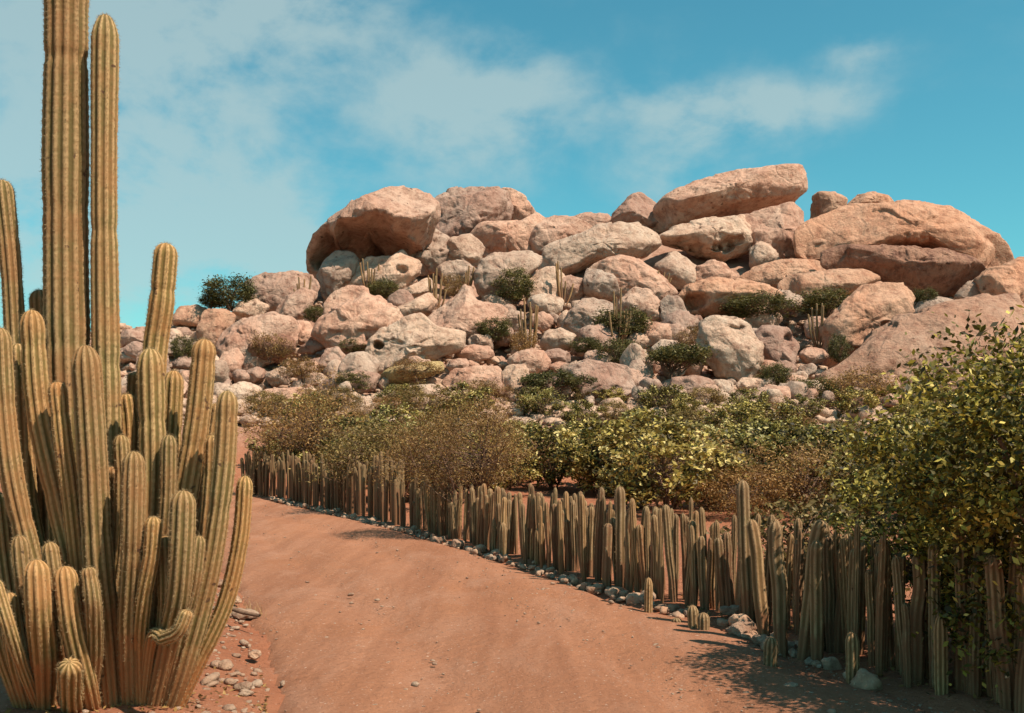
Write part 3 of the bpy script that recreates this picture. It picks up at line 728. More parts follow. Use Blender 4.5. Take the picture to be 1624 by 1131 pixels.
o['label'] = 'loose stony scree covering the slope between the boulders'; o['category'] = 'scree'

n = 2200
yy_ = 6.6 + 26 * rg.uniform(0, 1, n) ** 1.8
ss_ = np.clip(np.where(rg.random(n) < 0.5, rg.beta(5, 1.1, n), rg.random(n)), 0.02, 0.985)
xx_ = road_l(yy_) * (1 - ss_) + road_r(yy_) * ss_
o = scatter_stones('pebbles', np.stack([xx_, yy_, np.full(n, 0.035)], -1), np.clip(rg.lognormal(-4.25, 0.5, n), 0.007, 0.06), M['stone'], 6)
o['label'] = 'loose pebbles strewn over the dirt road'; o['category'] = 'pebbles'
n = 520
yy_ = 6.3 + 8 * rg.uniform(0, 1, n) ** 1.4
xx_ = road_l(yy_) - 0.02 - rg.exponential(0.5, n)
o = scatter_stones('gravel', np.stack([xx_, yy_, ground_z(xx_, yy_)], -1), np.clip(rg.lognormal(-3.55, 0.6, n), 0.012, 0.10), M['stone'], 7)
o['label'] = 'reddish gravel on the bank around the big cactus'; o['category'] = 'gravel'

# ------------------------------------------------------------------ kerb stones along the fence
ypos = 8.0
cnt = 0
while ypos < 31:
    wm = float(np.clip(rg.lognormal(-2.15, 0.42), 0.05, 0.26))
    for side in range(2 if rg.random() < 0.55 else 1):
        x = float(road_r(ypos)) + (0.02 if side == 0 else 0.17) + rg.normal() * 0.05
        y = ypos + rg.normal() * 0.05
        me = STONES[rg.integers(len(STONES))][0]
        key = (me.name, 'kerb')
        if key not in SMALL:
            m2 = me.copy(); m2.materials.clear(); m2.materials.append(M['stone']); SMALL[key] = m2
        o = obj('kerb_stone', SMALL[key], loc=(x, y, 0.015 - 0.14 * wm), rotz=rg.uniform(0, 6.28), scale=(wm, wm * rg.uniform(0.8, 1.1), wm * rg.uniform(0.8, 1.15)))
        o.rotation_euler[0] = rg.uniform(-0.2, 0.2)
        sz_ = 'large ' if wm > 0.17 else ('tiny ' if wm < 0.09 else '')
        if y < 13: tag(o, sz_ + 'rough stone edging the near half of the dirt road before the cactus fence', 'stone', sz_ + 'near road edging stones')
        elif y < 20: tag(o, sz_ + 'stone edging the middle stretch of the dirt road before the cactus fence', 'stone', sz_ + 'middle road edging stones')
        else: tag(o, sz_ + 'stone edging the far bend of the dirt road before the cactus fence', 'stone', sz_ + 'far road edging stones')
    ypos += wm * 0.85 + 0.02
for (px, py, wpx, label) in [(388, 985, 60, 'flat dark slab on the bank right of the big cactus base'), (372, 962, 36, 'angular stone leaning on the bank beside the fallen stick'), (405, 1052, 40, 'flattish stone at the bottom of the bank near the road'),
                             (360, 1080, 46, 'pale flat stone at the bottom left of the road'), (1225, 1040, 60, 'long pale slab stone ending the row of edging stones'), (1180, 1008, 70, 'thick tan edging stone below the short young cactus'), (1160, 990, 55, 'large whitish edging stone near the right end of the row'),
                             (1255, 1098, 34, 'small pale stone lying in the tree shadow on the road'), (850, 900, 22, 'white stone standing up in the row of edging stones')]:
    Yq = EYE * FPX / (py - HZ)
    x = (px - CX) / FPX * Yq; wm = 0.72 * wpx / FPX * Yq
    m2 = STONES[cnt % 14][0].copy(); cnt += 1
    m2.materials.clear(); m2.materials.append(M['stone'])
    tag(obj('stone', m2, loc=(x, Yq, max(gz(x, Yq), 0.0) + 0.01), rotz=cnt * 0.4, scale=(wm, wm * 0.8, wm * 0.75)), label, 'stone')

# ------------------------------------------------------------------ cacti
def cactus_stem(path, hw, ribs=9, seed=0, seg_per_rib=6, age0=0.75, age1=-0.2, rib_depth=0.17, ring=0.045, foot=0.8, joints=False):
    """ribbed column along a 3-D path, radius profile hw (m), domed tip"""
    rg = np.random.default_rng(seed)
    path = np.asarray(path, float)
    L = np.linalg.norm(np.diff(path, axis=0), axis=1).sum()
    n = max(8, int(L / ring))
    C_ = catmull(path, n)
    t = np.linspace(0, 1, n)
    d0 = hw * 1.7 / L
    if d0 < 0.5:
        nt_ = max(5, n // 12)
        t = np.concatenate([np.linspace(0, 1 - d0, n), 1 - d0 * (1 - np.sin(np.linspace(0, 1, nt_ + 1)[1:] * np.pi / 2))])
        n = len(t)
        C_ = np.stack([np.interp(t, np.linspace(0, 1, len(C_)), C_[:, a_]) for a_ in range(3)], -1)
    d_tip = (1 - t) * L
    R = hw * (foot + (1 - foot) * np.clip(t * 3, 0, 1))
    dome = hw * 1.7
    R = R * np.sqrt(np.clip(1 - (np.clip(dome - d_tip, 0, dome) / dome) ** 2.2, 0.0, 1)) + 0.004
    wob = 1 + 0.05 * fbm(np.stack([t * L * 1.6 + seed * 3.7, t * 0 + seed, t * 0], -1), 3) * 2
    R = R * wob
    if joints:
        for jz in np.cumsum(rg.uniform(0.35, 0.9, 12)):
            R = R * (1 - rg.uniform(0.02, 0.09) * np.exp(-((t * L - jz) / 0.045) ** 2))
    tan = np.gradient(C_, axis=0); tan /= np.linalg.norm(tan, axis=1)[:, None]
    u = np.cross(tan, np.array([0.0, 1.0, 0.02])); u /= np.linalg.norm(u, axis=1)[:, None]
    v = np.cross(tan, u)
    ns = ribs * seg_per_rib
    th = np.arange(ns) / ns * 2 * np.pi
    tw = rg.uniform(0, 6.28)
    prof = np.abs(np.cos((th * ribs) / 2))              # 1 at crest, 0 in the groove
    shape = 1 - rib_depth * 1.35 * (1 - prof ** 0.8)
    a = th[None, :] + tw + 0.12 * t[:, None]
    # areoles bump the crests
    ser = 1 + 0.02 * np.sin(t * L / 0.03 * 2 * np.pi)[:, None] * prof[None, :] ** 6
    rad = R[:, None] * shape[None, :] * ser
    V = C_[:, None, :] + u[:, None, :] * (np.cos(a) * rad)[..., None] + v[:, None, :] * (np.sin(a) * rad)[..., None]
    phs = np.repeat(rg.uniform(0, 6.28, ribs), seg_per_rib)[None, :]
    dash = 0.5 + 0.5 * np.sin((t * L / 0.05 * 2 * np.pi)[:, None] + np.roll(phs, seg_per_rib // 2, 1))
    rib = np.repeat(prof[None, :], n, 0) * (0.72 + 0.14 * dash) + 0.14 * rg.random((n, ns))
    age = np.repeat((age0 + (age1 - age0) * np.clip(t * 1.6, 0, 1))[:, None], ns, 1)
    i = np.arange(n - 1)[:, None] * ns; j = np.arange(ns)[None, :]; j2 = (j + 1) % ns
    F = np.stack([i + j, i + j2, i + ns + j2, i + ns + j], -1).reshape(-1, 4)
    Vt = np.vstack([V.reshape(-1, 3), C_[-1] + tan[-1] * 0.004])
    m = n * ns; jj = np.arange(ns)
    F3 = np.stack([(n - 1) * ns + jj, (n - 1) * ns + (jj + 1) % ns, np.full(ns, m)], -1)
    att = {'rib': np.append(rib.ravel(), 1.0), 'age': np.append(age.ravel(), age1)}
    crest = V[:, ::seg_per_rib, :]
    cn = (u[:, None, :] * np.cos(a)[:, ::seg_per_rib, None] + v[:, None, :] * np.sin(a)[:, ::seg_per_rib, None])
    return Vt, [F, F3], att, crest, cn, tan, L

def spines(crest, cn, tan, step, length, per, seed, thick=0.0016):
    rg = np.random.default_rng(seed)
    sel = np.arange(1, len(crest), step)
    P = crest[sel].reshape(-1, 3); N = cn[sel].reshape(-1, 3)
    T = np.repeat(tan[sel][:, None, :], crest.shape[1], 1).reshape(-1, 3)
    P = np.repeat(P, per, 0); N = np.repeat(N, per, 0); T = np.repeat(T, per, 0)
    m = len(P)
    S = np.cross(N, T)
    d = N * rg.uniform(0.5, 1.0, (m, 1)) + T * rg.normal(0, 0.7, (m, 1)) + S * rg.normal(0, 0.7, (m, 1))
    d /= np.linalg.norm(d, axis=1)[:, None]
    ln = length * rg.uniform(0.5, 1.2, (m, 1))
    side = np.cross(d, rg.normal(size=(m, 3))); side /= np.linalg.norm(side, axis=1)[:, None]
    P = P + T * rg.normal(0, 0.006, (m, 1))
    V = np.stack([P - side * thick, P + side * thick, P + d * ln], 1).reshape(-1, 3)
    return V, np.arange(3 * m).reshape(-1, 3)

# the great clump on the left bank: photo points of each column, half width px, distance
STEMS = [
 ([(165,1118),(138,960),(117,780),(107,560),(104,300),(105,60),(105,-70)], 35, 7.75, 11, ''),
 ([(185,1118),(180,960),(173,780),(168,560),(165,300),(167,24)], 22, 7.70, 8, ''),
 ([(75,1118),(55,980),(38,760),(26,560),(17,420),(3,286)], 17, 7.85, 8, ''),
 ([(182,1120),(170,1010),(155,880),(146,720),(135,548)], 25, 7.15, 9, ''),
 ([(225,1118),(228,980),(240,780),(244,580),(256,480),(264,386)], 20, 7.80, 7, ''),
 ([(222,1118),(232,960),(242,760),(238,553)], 21, 7.40, 8, ''),
 ([(246,1118),(268,960),(292,800),(314,660),(325,538)], 21, 7.45, 8, ''),
 ([(262,1118),(292,1060),(332,905),(354,750),(361,620)], 18, 7.2, 7, ''),
 ([(272,1118),(310,1060),(357,958),(381,855),(389,755)], 14, 7.35, 7, ''),
 ([(208,1118),(205,1000),(210,860),(212,716)], 19, 7.05, 8, ''),
 ([(240,1118),(268,1020),(282,950),(288,870),(291,778)], 20, 7.0, 8, ''),
 ([(72,1120),(70,1050),(62,970),(57,888)], 21, 6.95, 8, ''),
 ([(152,1120),(136,1080),(113,985),(102,898)], 18, 7.0, 8, ''),
 ([(118,1125),(112,1095),(110,1050)], 20, 6.85, 8, ''),
 ([(140,1118),(128,960),(95,800),(62,650),(50,492)], 20, 7.35, 8, ''),
 ([(150,1118),(130,930),(98,740),(72,580),(62,460)], 17, 7.95, 8, ''),
 ([(145,1118),(130,960),(112,790),(100,700),(90,606)], 15, 7.2, 7, ''),
 ([(100,1118),(78,980),(48,880),(20,760),(6,640),(0,520)], 18, 7.25, 8, ''),
 ([(70,1125),(42,1075),(16,1000),(-8,920)], 10, 6.9, 7, ''),
 ([(236,1118),(252,930),(268,740),(276,588)], 17, 7.75, 8, ''),
 ([(252,1118),(288,960),(318,820),(338,700),(346,640)], 15, 7.7, 7, ''),
 ([(90,1118),(70,950),(42,800),(34,650),(28,545)], 18, 7.6, 8, ''),
 ([(225,1050),(240,1018),(262,1012),(284,1000),(298,968)], 11, 6.9, 7, 'short arm curving up from the trunk'),
 ([(195,1118),(188,960),(200,800),(206,690),(200,625)], 14, 7.8, 7, ''),
 ([(130,1118),(105,980),(92,850),(86,740)], 14, 7.55, 7, ''),
 ([(235,1118),(246,990),(258,880),(266,800),(268,690)], 13, 7.30, 7, ''),
 ([(258,1118),(300,985),(322,870),(333,770),(336,690)], 13, 7.50, 7, ''),
 ([(175,1118),(176,1000),(192,880),(196,780),(192,690)], 13, 7.30, 7, ''),
 ([(120,1118),(104,1010),(90,940),(78,860)], 13, 7.15, 7, ''),
 ([(85,1120),(60,1010),(40,930),(30,850)], 14, 7.10, 7, ''),
 ([(255,1118),(282,1020),(306,930),(316,850)], 13, 7.15, 7, ''),
 ([(50,1120),(28,1060),(18,1000),(14,940)], 14, 7.05, 7, ''),
 ([(225,1118),(222,1030),(228,950),(240,880),(244,820)], 13, 7.05, 7, ''),
 ([(140,1118),(150,1040),(148,960),(140,900)], 13, 6.95, 7, ''),
 ([(200,1118),(190,1000),(186,860),(190,760)], 16, 7.60, 8, ''),
 ([(255,1118),(270,1000),(276,880),(262,720),(256,640)], 17, 7.90, 8, ''),
 ([(262,1118),(300,1000),(330,880),(352,790)], 14, 7.85, 8, ''),
 ([(110,1118),(95,1000),(70,900),(66,790),(72,700)], 18, 7.90, 8, ''),
 ([(60,1120),(30,1020),(8,900),(-6,780)], 17, 7.60, 8, ''),
 ([(90,1118),(52,1000),(24,900),(10,800)], 15, 7.90, 8, ''),
 ([(245,1118),(262,1010),(266,930),(262,850)], 16, 7.20, 8, ''),
 ([(160,1118),(160,1000),(175,880),(180,800),(178,740)], 15, 7.50, 8, ''),
 ([(215,1118),(225,900),(222,760),(216,640),(218,590)], 15, 7.95, 8, ''),
 ([(40,1125),(20,1080),(2,1030),(-14,960)], 13, 7.20, 8, ''),
]
FOOT = 6.85
root = empty('column_cactus', (-2.7, FOOT, gz(-2.7, FOOT)))
tag(root, 'giant many-armed column cactus filling the left side of the picture beside the road', 'cactus')
rl = np.array(root.location)
for q, (pts, hw, Yd, ribs, lab) in enumerate(STEMS):
    Yd = FOOT + (Yd - 7.45) * 0.95
    # columns rise from a common foot and spread to their own distance
    W = []
    tot = len(pts) - 1
    for a, (px, py) in enumerate(pts):
        f = min(1.0, a / max(1.5, tot * 0.6))
        Yq = FOOT + (Yd - FOOT) * f
        W.append(at(px, py, Yq))
    W = np.array(W) - rl
    W[0][2] = min(W[0][2], -0.12)
    h = hw * 0.92 / FPX * Yd
    V, F, att, crest, cn, tan, L = cactus_stem(W, h, ribs + 2, 40 + q, 6, 0.98, -0.12, 0.15 if ribs < 10 else 0.12, 0.02, 0.72, joints=True)
    st = obj('stem', mk_mesh('stem', V, F, att), M['cactus'], root)
    if lab: st['label'] = lab
    SV, SF = spines(crest, cn, tan, 1, 0.02, 3, 70 + q, 0.0012)
    sp = obj('spines', mk_mesh('spines', SV, [SF], smooth=False), M['spine'], st)
    sp['kind'] = 'stuff'


# ---- living fence
def fence_variant(seed, brown=False):
    rg = np.random.default_rng(seed)
    h = 1.0
    path = [(0, 0, -0.06)]
    lean = rg.normal(0, 0.032, 2)
    for q in range(1, 5):
        path.append((lean[0] * q / 2 + rg.normal() * 0.006, lean[1] * q / 2 + rg.normal() * 0.006, h * q / 4))
    V, F, att, crest, cn, tan, L = cactus_stem(path, 0.05, rg.integers(6, 9), seed, 4, 1.1 if brown else 0.9, 0.42 if brown else -0.1, 0.2, 0.06, 0.8)
    me = mk_mesh('fence_cactus', V, F, att)
    me.materials.append(M['fence_cactus'])
    SV, SF = spines(crest, cn, tan, 1, 0.017, 2, seed)
    ms = mk_mesh('spines', SV, [SF], smooth=False); ms.materials.append(M['spine'])
    return me, ms
def far_variant(seed):
    rg = np.random.default_rng(seed)
    V, F, att, *_ = cactus_stem([(0, 0, -0.06), (rg.normal() * 0.02, 0, 0.5), (rg.normal() * 0.05, rg.normal() * 0.04, 1.0)], 0.05, 6, seed, 3, 1.0, 0, 0.2, 0.2, 0.8)
    return V, F
FAR = [far_variant(340 + q) for q in range(5)]
def short_variant(seed):
    V, F, att, crest, cn, tan, L = cactus_stem([(0, 0, -0.05), (0.005, 0.0, 0.15), (0.012, 0.008, 0.4)], 0.05, 8, seed, 4, 0.6, -0.2, 0.2, 0.03, 0.85)
    me = mk_mesh('fence_cactus', V, F, att); me.materials.append(M['fence_cactus'])
    SV, SF = spines(crest, cn, tan, 2, 0.015, 2, seed)
    ms = mk_mesh('spines', SV, [SF], smooth=False); ms.materials.append(M['spine'])
    return me, ms
SV_ = [short_variant(360 + q) for q in range(2)]
FV = [fence_variant(300 + q, q >= 7) for q in range(10)]

far_parts = []
def fence_x(y): return road_r(y) + 0.42
def put_fence(x, y, hgt, rad, label, grp, v=None):
    me, ms = FV[rg.integers(len(FV))] if v is None else FV[v]
    if y > 20.6:                                   # beyond the 300 that show largest
        a = rg.uniform(0, 6.28); k = int(rg.integers(5))
        Vq, Fq = FAR[k]
        R = np.array([[math.cos(a), -math.sin(a), 0], [math.sin(a), math.cos(a), 0], [0, 0, 1]])
        far_parts.append(((Vq * np.array([rad / 0.05, rad / 0.05, hgt])) @ R.T + np.array([x, y, gz(x, y) - 0.01]), Fq))
        return
    if hgt < 0.6:
        me, ms = SV_[int(rg.integers(2))]; hgt = hgt / 0.4
    o = obj('fence_cactus', me, loc=(x, y, gz(x, y) - 0.01), rotz=rg.uniform(0, 6.28), scale=(rad / 0.05, rad / 0.05, hgt))
    if y < 14:
        s = obj('spines', ms, parent=o); s['kind'] = 'stuff'
    tag(o, label, 'cactus', grp)
# hand-placed posts that stand out: photo x of the post, distance, height m, radius m
SPECIAL = [
 (1188, 10.2, 1.50, 0.066, 'tallest column cactus of the fence rising above its neighbours'),
 (1222, 8.55, 0.36, 0.055, 'short young cactus standing before the fence near the last edging slab'),
 (1028, 11.3, 0.47, 0.045, 'short young cactus with a pale tip in front of the middle of the fence'),
 (1100, 10.3, 0.33, 0.055, 'stubby cactus of a small pair sprouting in front of the fence, left one'),
 (1116, 10.15, 0.28, 0.055, 'stubby cactus of a small pair sprouting in front of the fence, right one'),
 (1240, 9.05, 1.22, 0.062, 'thick fence column two places left of the tree shade'),
 (1272, 8.9, 1.26, 0.066, 'thick ribbed fence column at the left edge of the tree shade'),
 (1352, 8.1, 0.42, 0.05, 'short young cactus in the shade under the leafy tree'),
 (1296, 8.75, 1.08, 0.055, 'last sunlit fence column before the leafy tree'),
 (985, 12.8, 1.28, 0.07, 'thick grey fence column standing above the broad middle of the fence'),
 (1215, 9.6, 1.18, 0.06, 'fence column just right of the tallest one'),
 (660+415, 10.6, 0.15, 0.05, 'tiny cactus bud by the edging stones'),
]
for (px, y, hgt, rad, label) in SPECIAL:
    x = (px - CX) / FPX * y
    put_fence(x, y, hgt, rad, label, None, int(rg.integers(0, 7)))
SX = [((p - CX) / FPX * y, y) for p, y, *_ in SPECIAL if _[0] > 1.0]
y = 6.9
num = 0
while y < 34:
    x = float(fence_x(y)) + rg.normal() * 0.095
    if not any(math.hypot(x - a, y - b_) < 0.09 for a, b_ in SX) and not (9.55 < y < 9.7) and not (10.55 < y < 10.72):
        hgt = float(np.clip(rg.normal(0.99, 0.12), 0.5, 1.25)) if y < 22 else float(np.clip(rg.normal(1.25, 0.14), 0.7, 1.6))
        if rg.random() < 0.10: hgt *= 0.6
        rad = float(np.clip(rg.normal(0.040, 0.009), 0.024, 0.06))
        if y < 8.7: lg = ('fence cactus in the shade under the leafy tree', 'fence cacti under the leafy tree')
        elif y < 12: lg = ('fence cactus in the near living fence left of the tree', 'near fence cacti')
        elif y < 16.5: lg = ('fence cactus in the middle of the living fence', 'middle fence cacti')
        elif y < 23: lg = ('fence cactus below the overhanging brown thorn bush', 'fence cacti by the brown bush')
        else: lg = ('fence cactus in the far living fence near the bend', 'far fence cacti')
        v_ = int(rg.integers(len(FV)))
        look = ('brown dried ' if v_ >= 7 else '') + ('short ' if hgt < 0.85 else ('tall ' if hgt > 1.2 else '')) + ('thin ' if rad < 0.037 else ('thick ' if rad > 0.05 else ''))
        lg = ((look + lg[0]).strip(), (look + lg[1]).strip())
        put_fence(x, y, hgt, rad, *lg, v_); num += 1
        if rg.random() < 0.05:
            put_fence(x + rg.uniform(0.12, 0.3), y + rg.normal() * 0.06, hgt * rg.uniform(0.93, 1.0), rad * 0.95, *lg, v_); num += 1
    y += float(rg.uniform(0.035, 0.078)) if y < 16 else float(rg.uniform(0.05, 0.10))

V, F = merge(far_parts)
o = mk_mesh('far_fence_cacti', V, F, {'rib': np.full(len(V), 0.55), 'age': np.clip(0.8 - 0.55 * V[:, 2], 0, 1)})
o = tag(obj('far_fence_cacti', o, M['fence_cactus']), 'far end of the living cactus fence merging into a mass near the bend', 'cactus fence', kind='stuff')

# ------------------------------------------------------------------ foliage
def leaves(P, size, seed, up=0.5, aspect=0.5, jitter=0.35):
    rg = np.random.default_rng(seed)
    m = len(P)
    n = rg.normal(size=(m, 3)); n[:, 2] = np.abs(n[:, 2]) + up; n /= np.linalg.norm(n, axis=1)[:, None]
    d = np.cross(n, rg.normal(size=(m, 3))); d /= np.linalg.norm(d, axis=1)[:, None]
    s = np.cross(n, d)
    L = size * rg.uniform(1 - jitter, 1 + jitter, (m, 1)); W = L * aspect
    a = P - d * L * 0.5; b = P + s * W * 0.5 - n * L * 0.06; c = P + d * L * 0.5 - n * L * 0.15; e = P - s * W * 0.5 - n * L * 0.06
    V = np.stack([a, b, c, e], 1).reshape(-1, 3)
    i = np.arange(m)[:, None] * 4
    F = np.concatenate([i + np.array([[0, 1, 2]]), i + np.array([[0, 2, 3]])])
    return V, F, m

def bush_meshes(seed, rx, ry_, rz, zc, nclump, per, leaf, clump_r, up=0.5, aspect=0.5, stems=5, flat=0.0, thick=0.03, twigs=2, lower=-0.5):
    """foliage + branch meshes of a shrub whose crown is an uneven ellipsoid centred zc above the foot"""
    rg = np.random.default_rng(seed)
    cs = []
    while len(cs) < nclump:
        d = rg.normal(size=3); d /= np.linalg.norm(d)
        r = rg.uniform(0.35, 1.0) ** 0.5
        p = d * r
        lump = 1 + 0.28 * float(fbm(np.array([d * 1.6 + seed * 1.7]), 2)[0]) * 2
        p = p * lump
        if p[2] < lower: continue
        if flat: p[2] *= (1 - flat) if p[2] > 0 else 1
        cs.append(p * np.array([rx, ry_, rz]))
    cs = np.array(cs)
    cs[:, 2] += zc
    k = np.repeat(np.arange(nclump), per)
    rr = clump_r * rg.uniform(0.55, 1.3, nclump)
    P = cs[k] + rg.normal(size=(len(k), 3)) * rr[k][:, None] * np.array([1, 1, 0.7]) * 0.6
    P[:, 2] = np.maximum(P[:, 2], 0.05)
    V, F, m = leaves(P, leaf, seed + 1, up, aspect)
    ct = rg.normal(0, 0.14, nclump)
    t = np.clip(0.43 + ct[k] + rg.normal(0, 0.3, m), 0, 1)
    fol = mk_mesh('foliage', V, [F], {'tint': np.repeat(t, 4)}, smooth=False)
    parts = []
    mains = []
    for s in range(stems):
        a = rg.uniform(0, 6.28); e = rg.uniform(0.2, 0.75)
        tip = np.array([math.cos(a) * rx * e, math.sin(a) * ry_ * e, zc + rz * rg.uniform(0.0, 0.5)])
        mid = tip * np.array([0.35, 0.35, 0.5]) + rg.normal(size=3) * 0.06 * rx
        pts = catmull([(rg.normal() * thick, rg.normal() * thick, -0.1), mid, tip], 7)
        parts.append(tube(pts, np.linspace(thick, thick * 0.35, 7), 5)); mains.append(pts)
    for c in cs[:: max(1, len(cs) // (twigs * 25) if len(cs) > twigs * 25 else 1)]:
        mm = mains[rg.integers(stems)]
        b0 = mm[rg.integers(2, 6)]
        pts = catmull([b0, (b0 + c) / 2 + rg.normal(size=3) * 0.08 * rx, c], 5)
        parts.append(tube(pts, np.linspace(thick * 0.35, thick * 0.1, 5), 3))
    V, F = merge(parts)
    br = mk_mesh('branches', V, F)
    br.materials.append(M['bark'])
    return fol, br

def plant(name, fol, br, mat, loc, label, cat, grp=None, rotz=0, sc=1.0, sz=None, crown='foliage', wood='branches'):
    t = empty(name, loc, rotz, (sc, sc, sz or sc))
    if not fol.materials: fol.materials.append(mat)
    obj(crown, fol, parent=t); obj(wood, br, parent=t)
    return tag(t, label, cat, grp)

# the leafy tree over the right end of the fence
fol, br = bush_meshes(501, 1.6, 1.9, 0.95, 1.72, 520, 95, 0.058, 0.20, 0.35, 0.5, 6, 0, 0.055, 3, -0.92)
plant('leafy_tree', fol, br, M['leaf_tree'], (4.3, 7.35, 0.05), 'dense leafy tree leaning over the fence at the right edge of the picture', 'tree', crown='crown', wood='trunk')
fol, br = bush_meshes(502, 0.85, 0.9, 0.75, 1.05, 130, 80, 0.06, 0.17, 0.35, 0.5, 4, 0, 0.03, 3, -0.9)
plant('leafy_shrub', fol, br, M['leaf_tree'], (4.0, 9.5, 0.05), 'lower leafy shrub bulging left from under the big right tree', 'shrub')
fol, br = bush_meshes(503, 0.8, 0.9, 0.6, 0.72, 170, 85, 0.06, 0.17, 0.35, 0.5, 4, 0, 0.03, 3, -0.9)
plant('leafy_shrub', fol, br, M['leaf_tree'], (3.95, 7.5, 0.05), 'dark low shrub in the bottom right corner under the tree', 'shrub')
plant('leafy_shrub', *bush_meshes(504, 0.95, 0.8, 0.7, 0.75, 120, 70, 0.06, 0.18, 0.35, 0.5, 4, 0, 0.03, 3, -0.9), M['leaf_tree'], (4.6, 9.0, 0.05), 'shrub added as dark fill behind the fence under the right tree', 'shrub')  # added shrub, dark fill to deepen the shade behind the fence
plant('leafy_shrub', *bush_meshes(505, 0.9, 0.8, 0.6, 0.65, 110, 60, 0.07, 0.18, 0.35, 0.5, 4, 0, 0.03, 3, -0.9), M['leaf_olive'], (3.5, 11.6, 0.0), 'low leafy shrub added as dark fill behind the tallest fence column', 'shrub')  # also added to darken the gaps behind the near fence

# brown thorn bush reaching over the fence, and its neighbours
fol, br = bush_meshes(511, 1.55, 1.1, 0.85, 1.72, 240, 75, 0.05, 0.26, 0.25, 0.35, 7, 0, 0.035, 4, -0.75)
plant('thorn_bush', fol, br, M['leaf_brown'], (-0.95, 19.3, 0.05), 'big brownish thorn bush reaching over the middle of the cactus fence', 'bush')
fol, br = bush_meshes(512, 1.3, 1.0, 0.95, 1.45, 160, 70, 0.055, 0.26, 0.25, 0.35, 6, 0, 0.035, 4, -0.85)
plant('thorn_bush', fol, br, M['leaf_brown'], (-6.6, 33.0, 0.1), 'orange-brown bush at the far left end of the fence beside the big cactus', 'bush', sc=1.5)
fol, br = bush_meshes(513, 1.5, 1.0, 0.7, 1.2, 150, 70, 0.07, 0.28, 0.3, 0.4, 6, 0, 0.035, 4, -0.85)
plant('thorn_bush', fol, br, M['leaf_olive'], (-3.0, 25.6, 0.08), 'olive bush behind the far fence between the brown bush and the bend', 'bush', sc=1.15)

# scrub between fence and hill
SHR = {
 'y': [bush_meshes(520 + q, 1.25, 1.25, 1.05, 1.15, 56, 105, 0.108, 0.23, 0.4, 0.6, 6, 0, 0.03, 2, -0.9) for q in range(4)],
 'o': [bush_meshes(530 + q, 1.3, 1.3, 0.85, 0.95, 75, 76, 0.10, 0.25, 0.4, 0.45, 6, 0, 0.03, 2, -0.9) for q in range(3)],
 'b': [bush_meshes(540 + q, 1.2, 1.2, 0.85, 0.95, 120, 46, 0.08, 0.26, 0.3, 0.4, 6, 0, 0.03, 2, -0.9) for q in range(3)],
}
MATK = {'y': 'leaf_yellow', 'o': 'leaf_olive', 'b': 'leaf_brown'}
NAMEK = {'y': 'broad-leaved yellow-green shrub', 'o': 'fine-leaved olive shrub', 'b': 'dry brownish shrub'}
shr_n = 0
for row, (Y0, n) in enumerate([(23.5, 7), (27.5, 13), (31, 16), (34.5, 18), (38, 19), (42, 20), (46, 21), (49.5, 21), (53, 18)]):
    for q in range(n):
        pxl = 395 if Y0 > 30 else 840
        px = pxl + (1700 - pxl) * (q + rg.uniform(0.15, 0.85)) / n
        Yq = Y0 + rg.uniform(-1.4, 1.4)
        x = (px - CX) / FPX * Yq
        if x < float(fence_x(Yq)) + 1.6: continue
        if Yq < 31 and 830 < px < 985: continue               # the bare sandy clearing behind the fence
        if row == 8 and rg.random() < 0.35: continue
        kind = rg.choice(['y', 'o', 'b'], p=[0.68, 0.21, 0.11] if px > 830 else [0.42, 0.33, 0.25])
        if row >= 7: kind = rg.choice(['y', 'o', 'b'], p=[0.25, 0.35, 0.40])
        fol, br = SHR[kind][rg.integers(len(SHR[kind]))]
        tall = 1.12 if Y0 < 38 else (1.0 if Y0 < 41 else (0.9 if Y0 < 45 else (0.76 if Y0 < 49 else 0.6)))
        sc = tall * rg.uniform(0.66, 1.16)
        side = 'left of the brown bush' if px < 700 else ('at the centre' if px < 1050 else 'towards the leafy tree')
        dist = 'near edge' if Y0 < 32 else ('middle' if Y0 < 45 else 'far edge')
        hs = 'low ' if sc < 0.6 else ('tall ' if sc > 1.12 else '')
        side = ['left of the brown bush', 'behind the brown bush', 'by the sandy clearing', 'behind the middle fence', 'behind the tallest fence column', 'beside the leafy tree', 'behind the leafy tree'][int(np.clip(np.searchsorted([600, 800, 960, 1120, 1260, 1400], px), 0, 6))]
        plant('shrub', fol, br, M[MATK[kind]], (x, Yq, gz(x, Yq) - 0.05), f'{hs}{NAMEK[kind]} in the {dist} of the scrub {side}', 'shrub', f'{hs}{NAMEK[kind]}s, {dist} of the scrub {side}', rg.uniform(0, 6.28), sc * 1.12, sc)

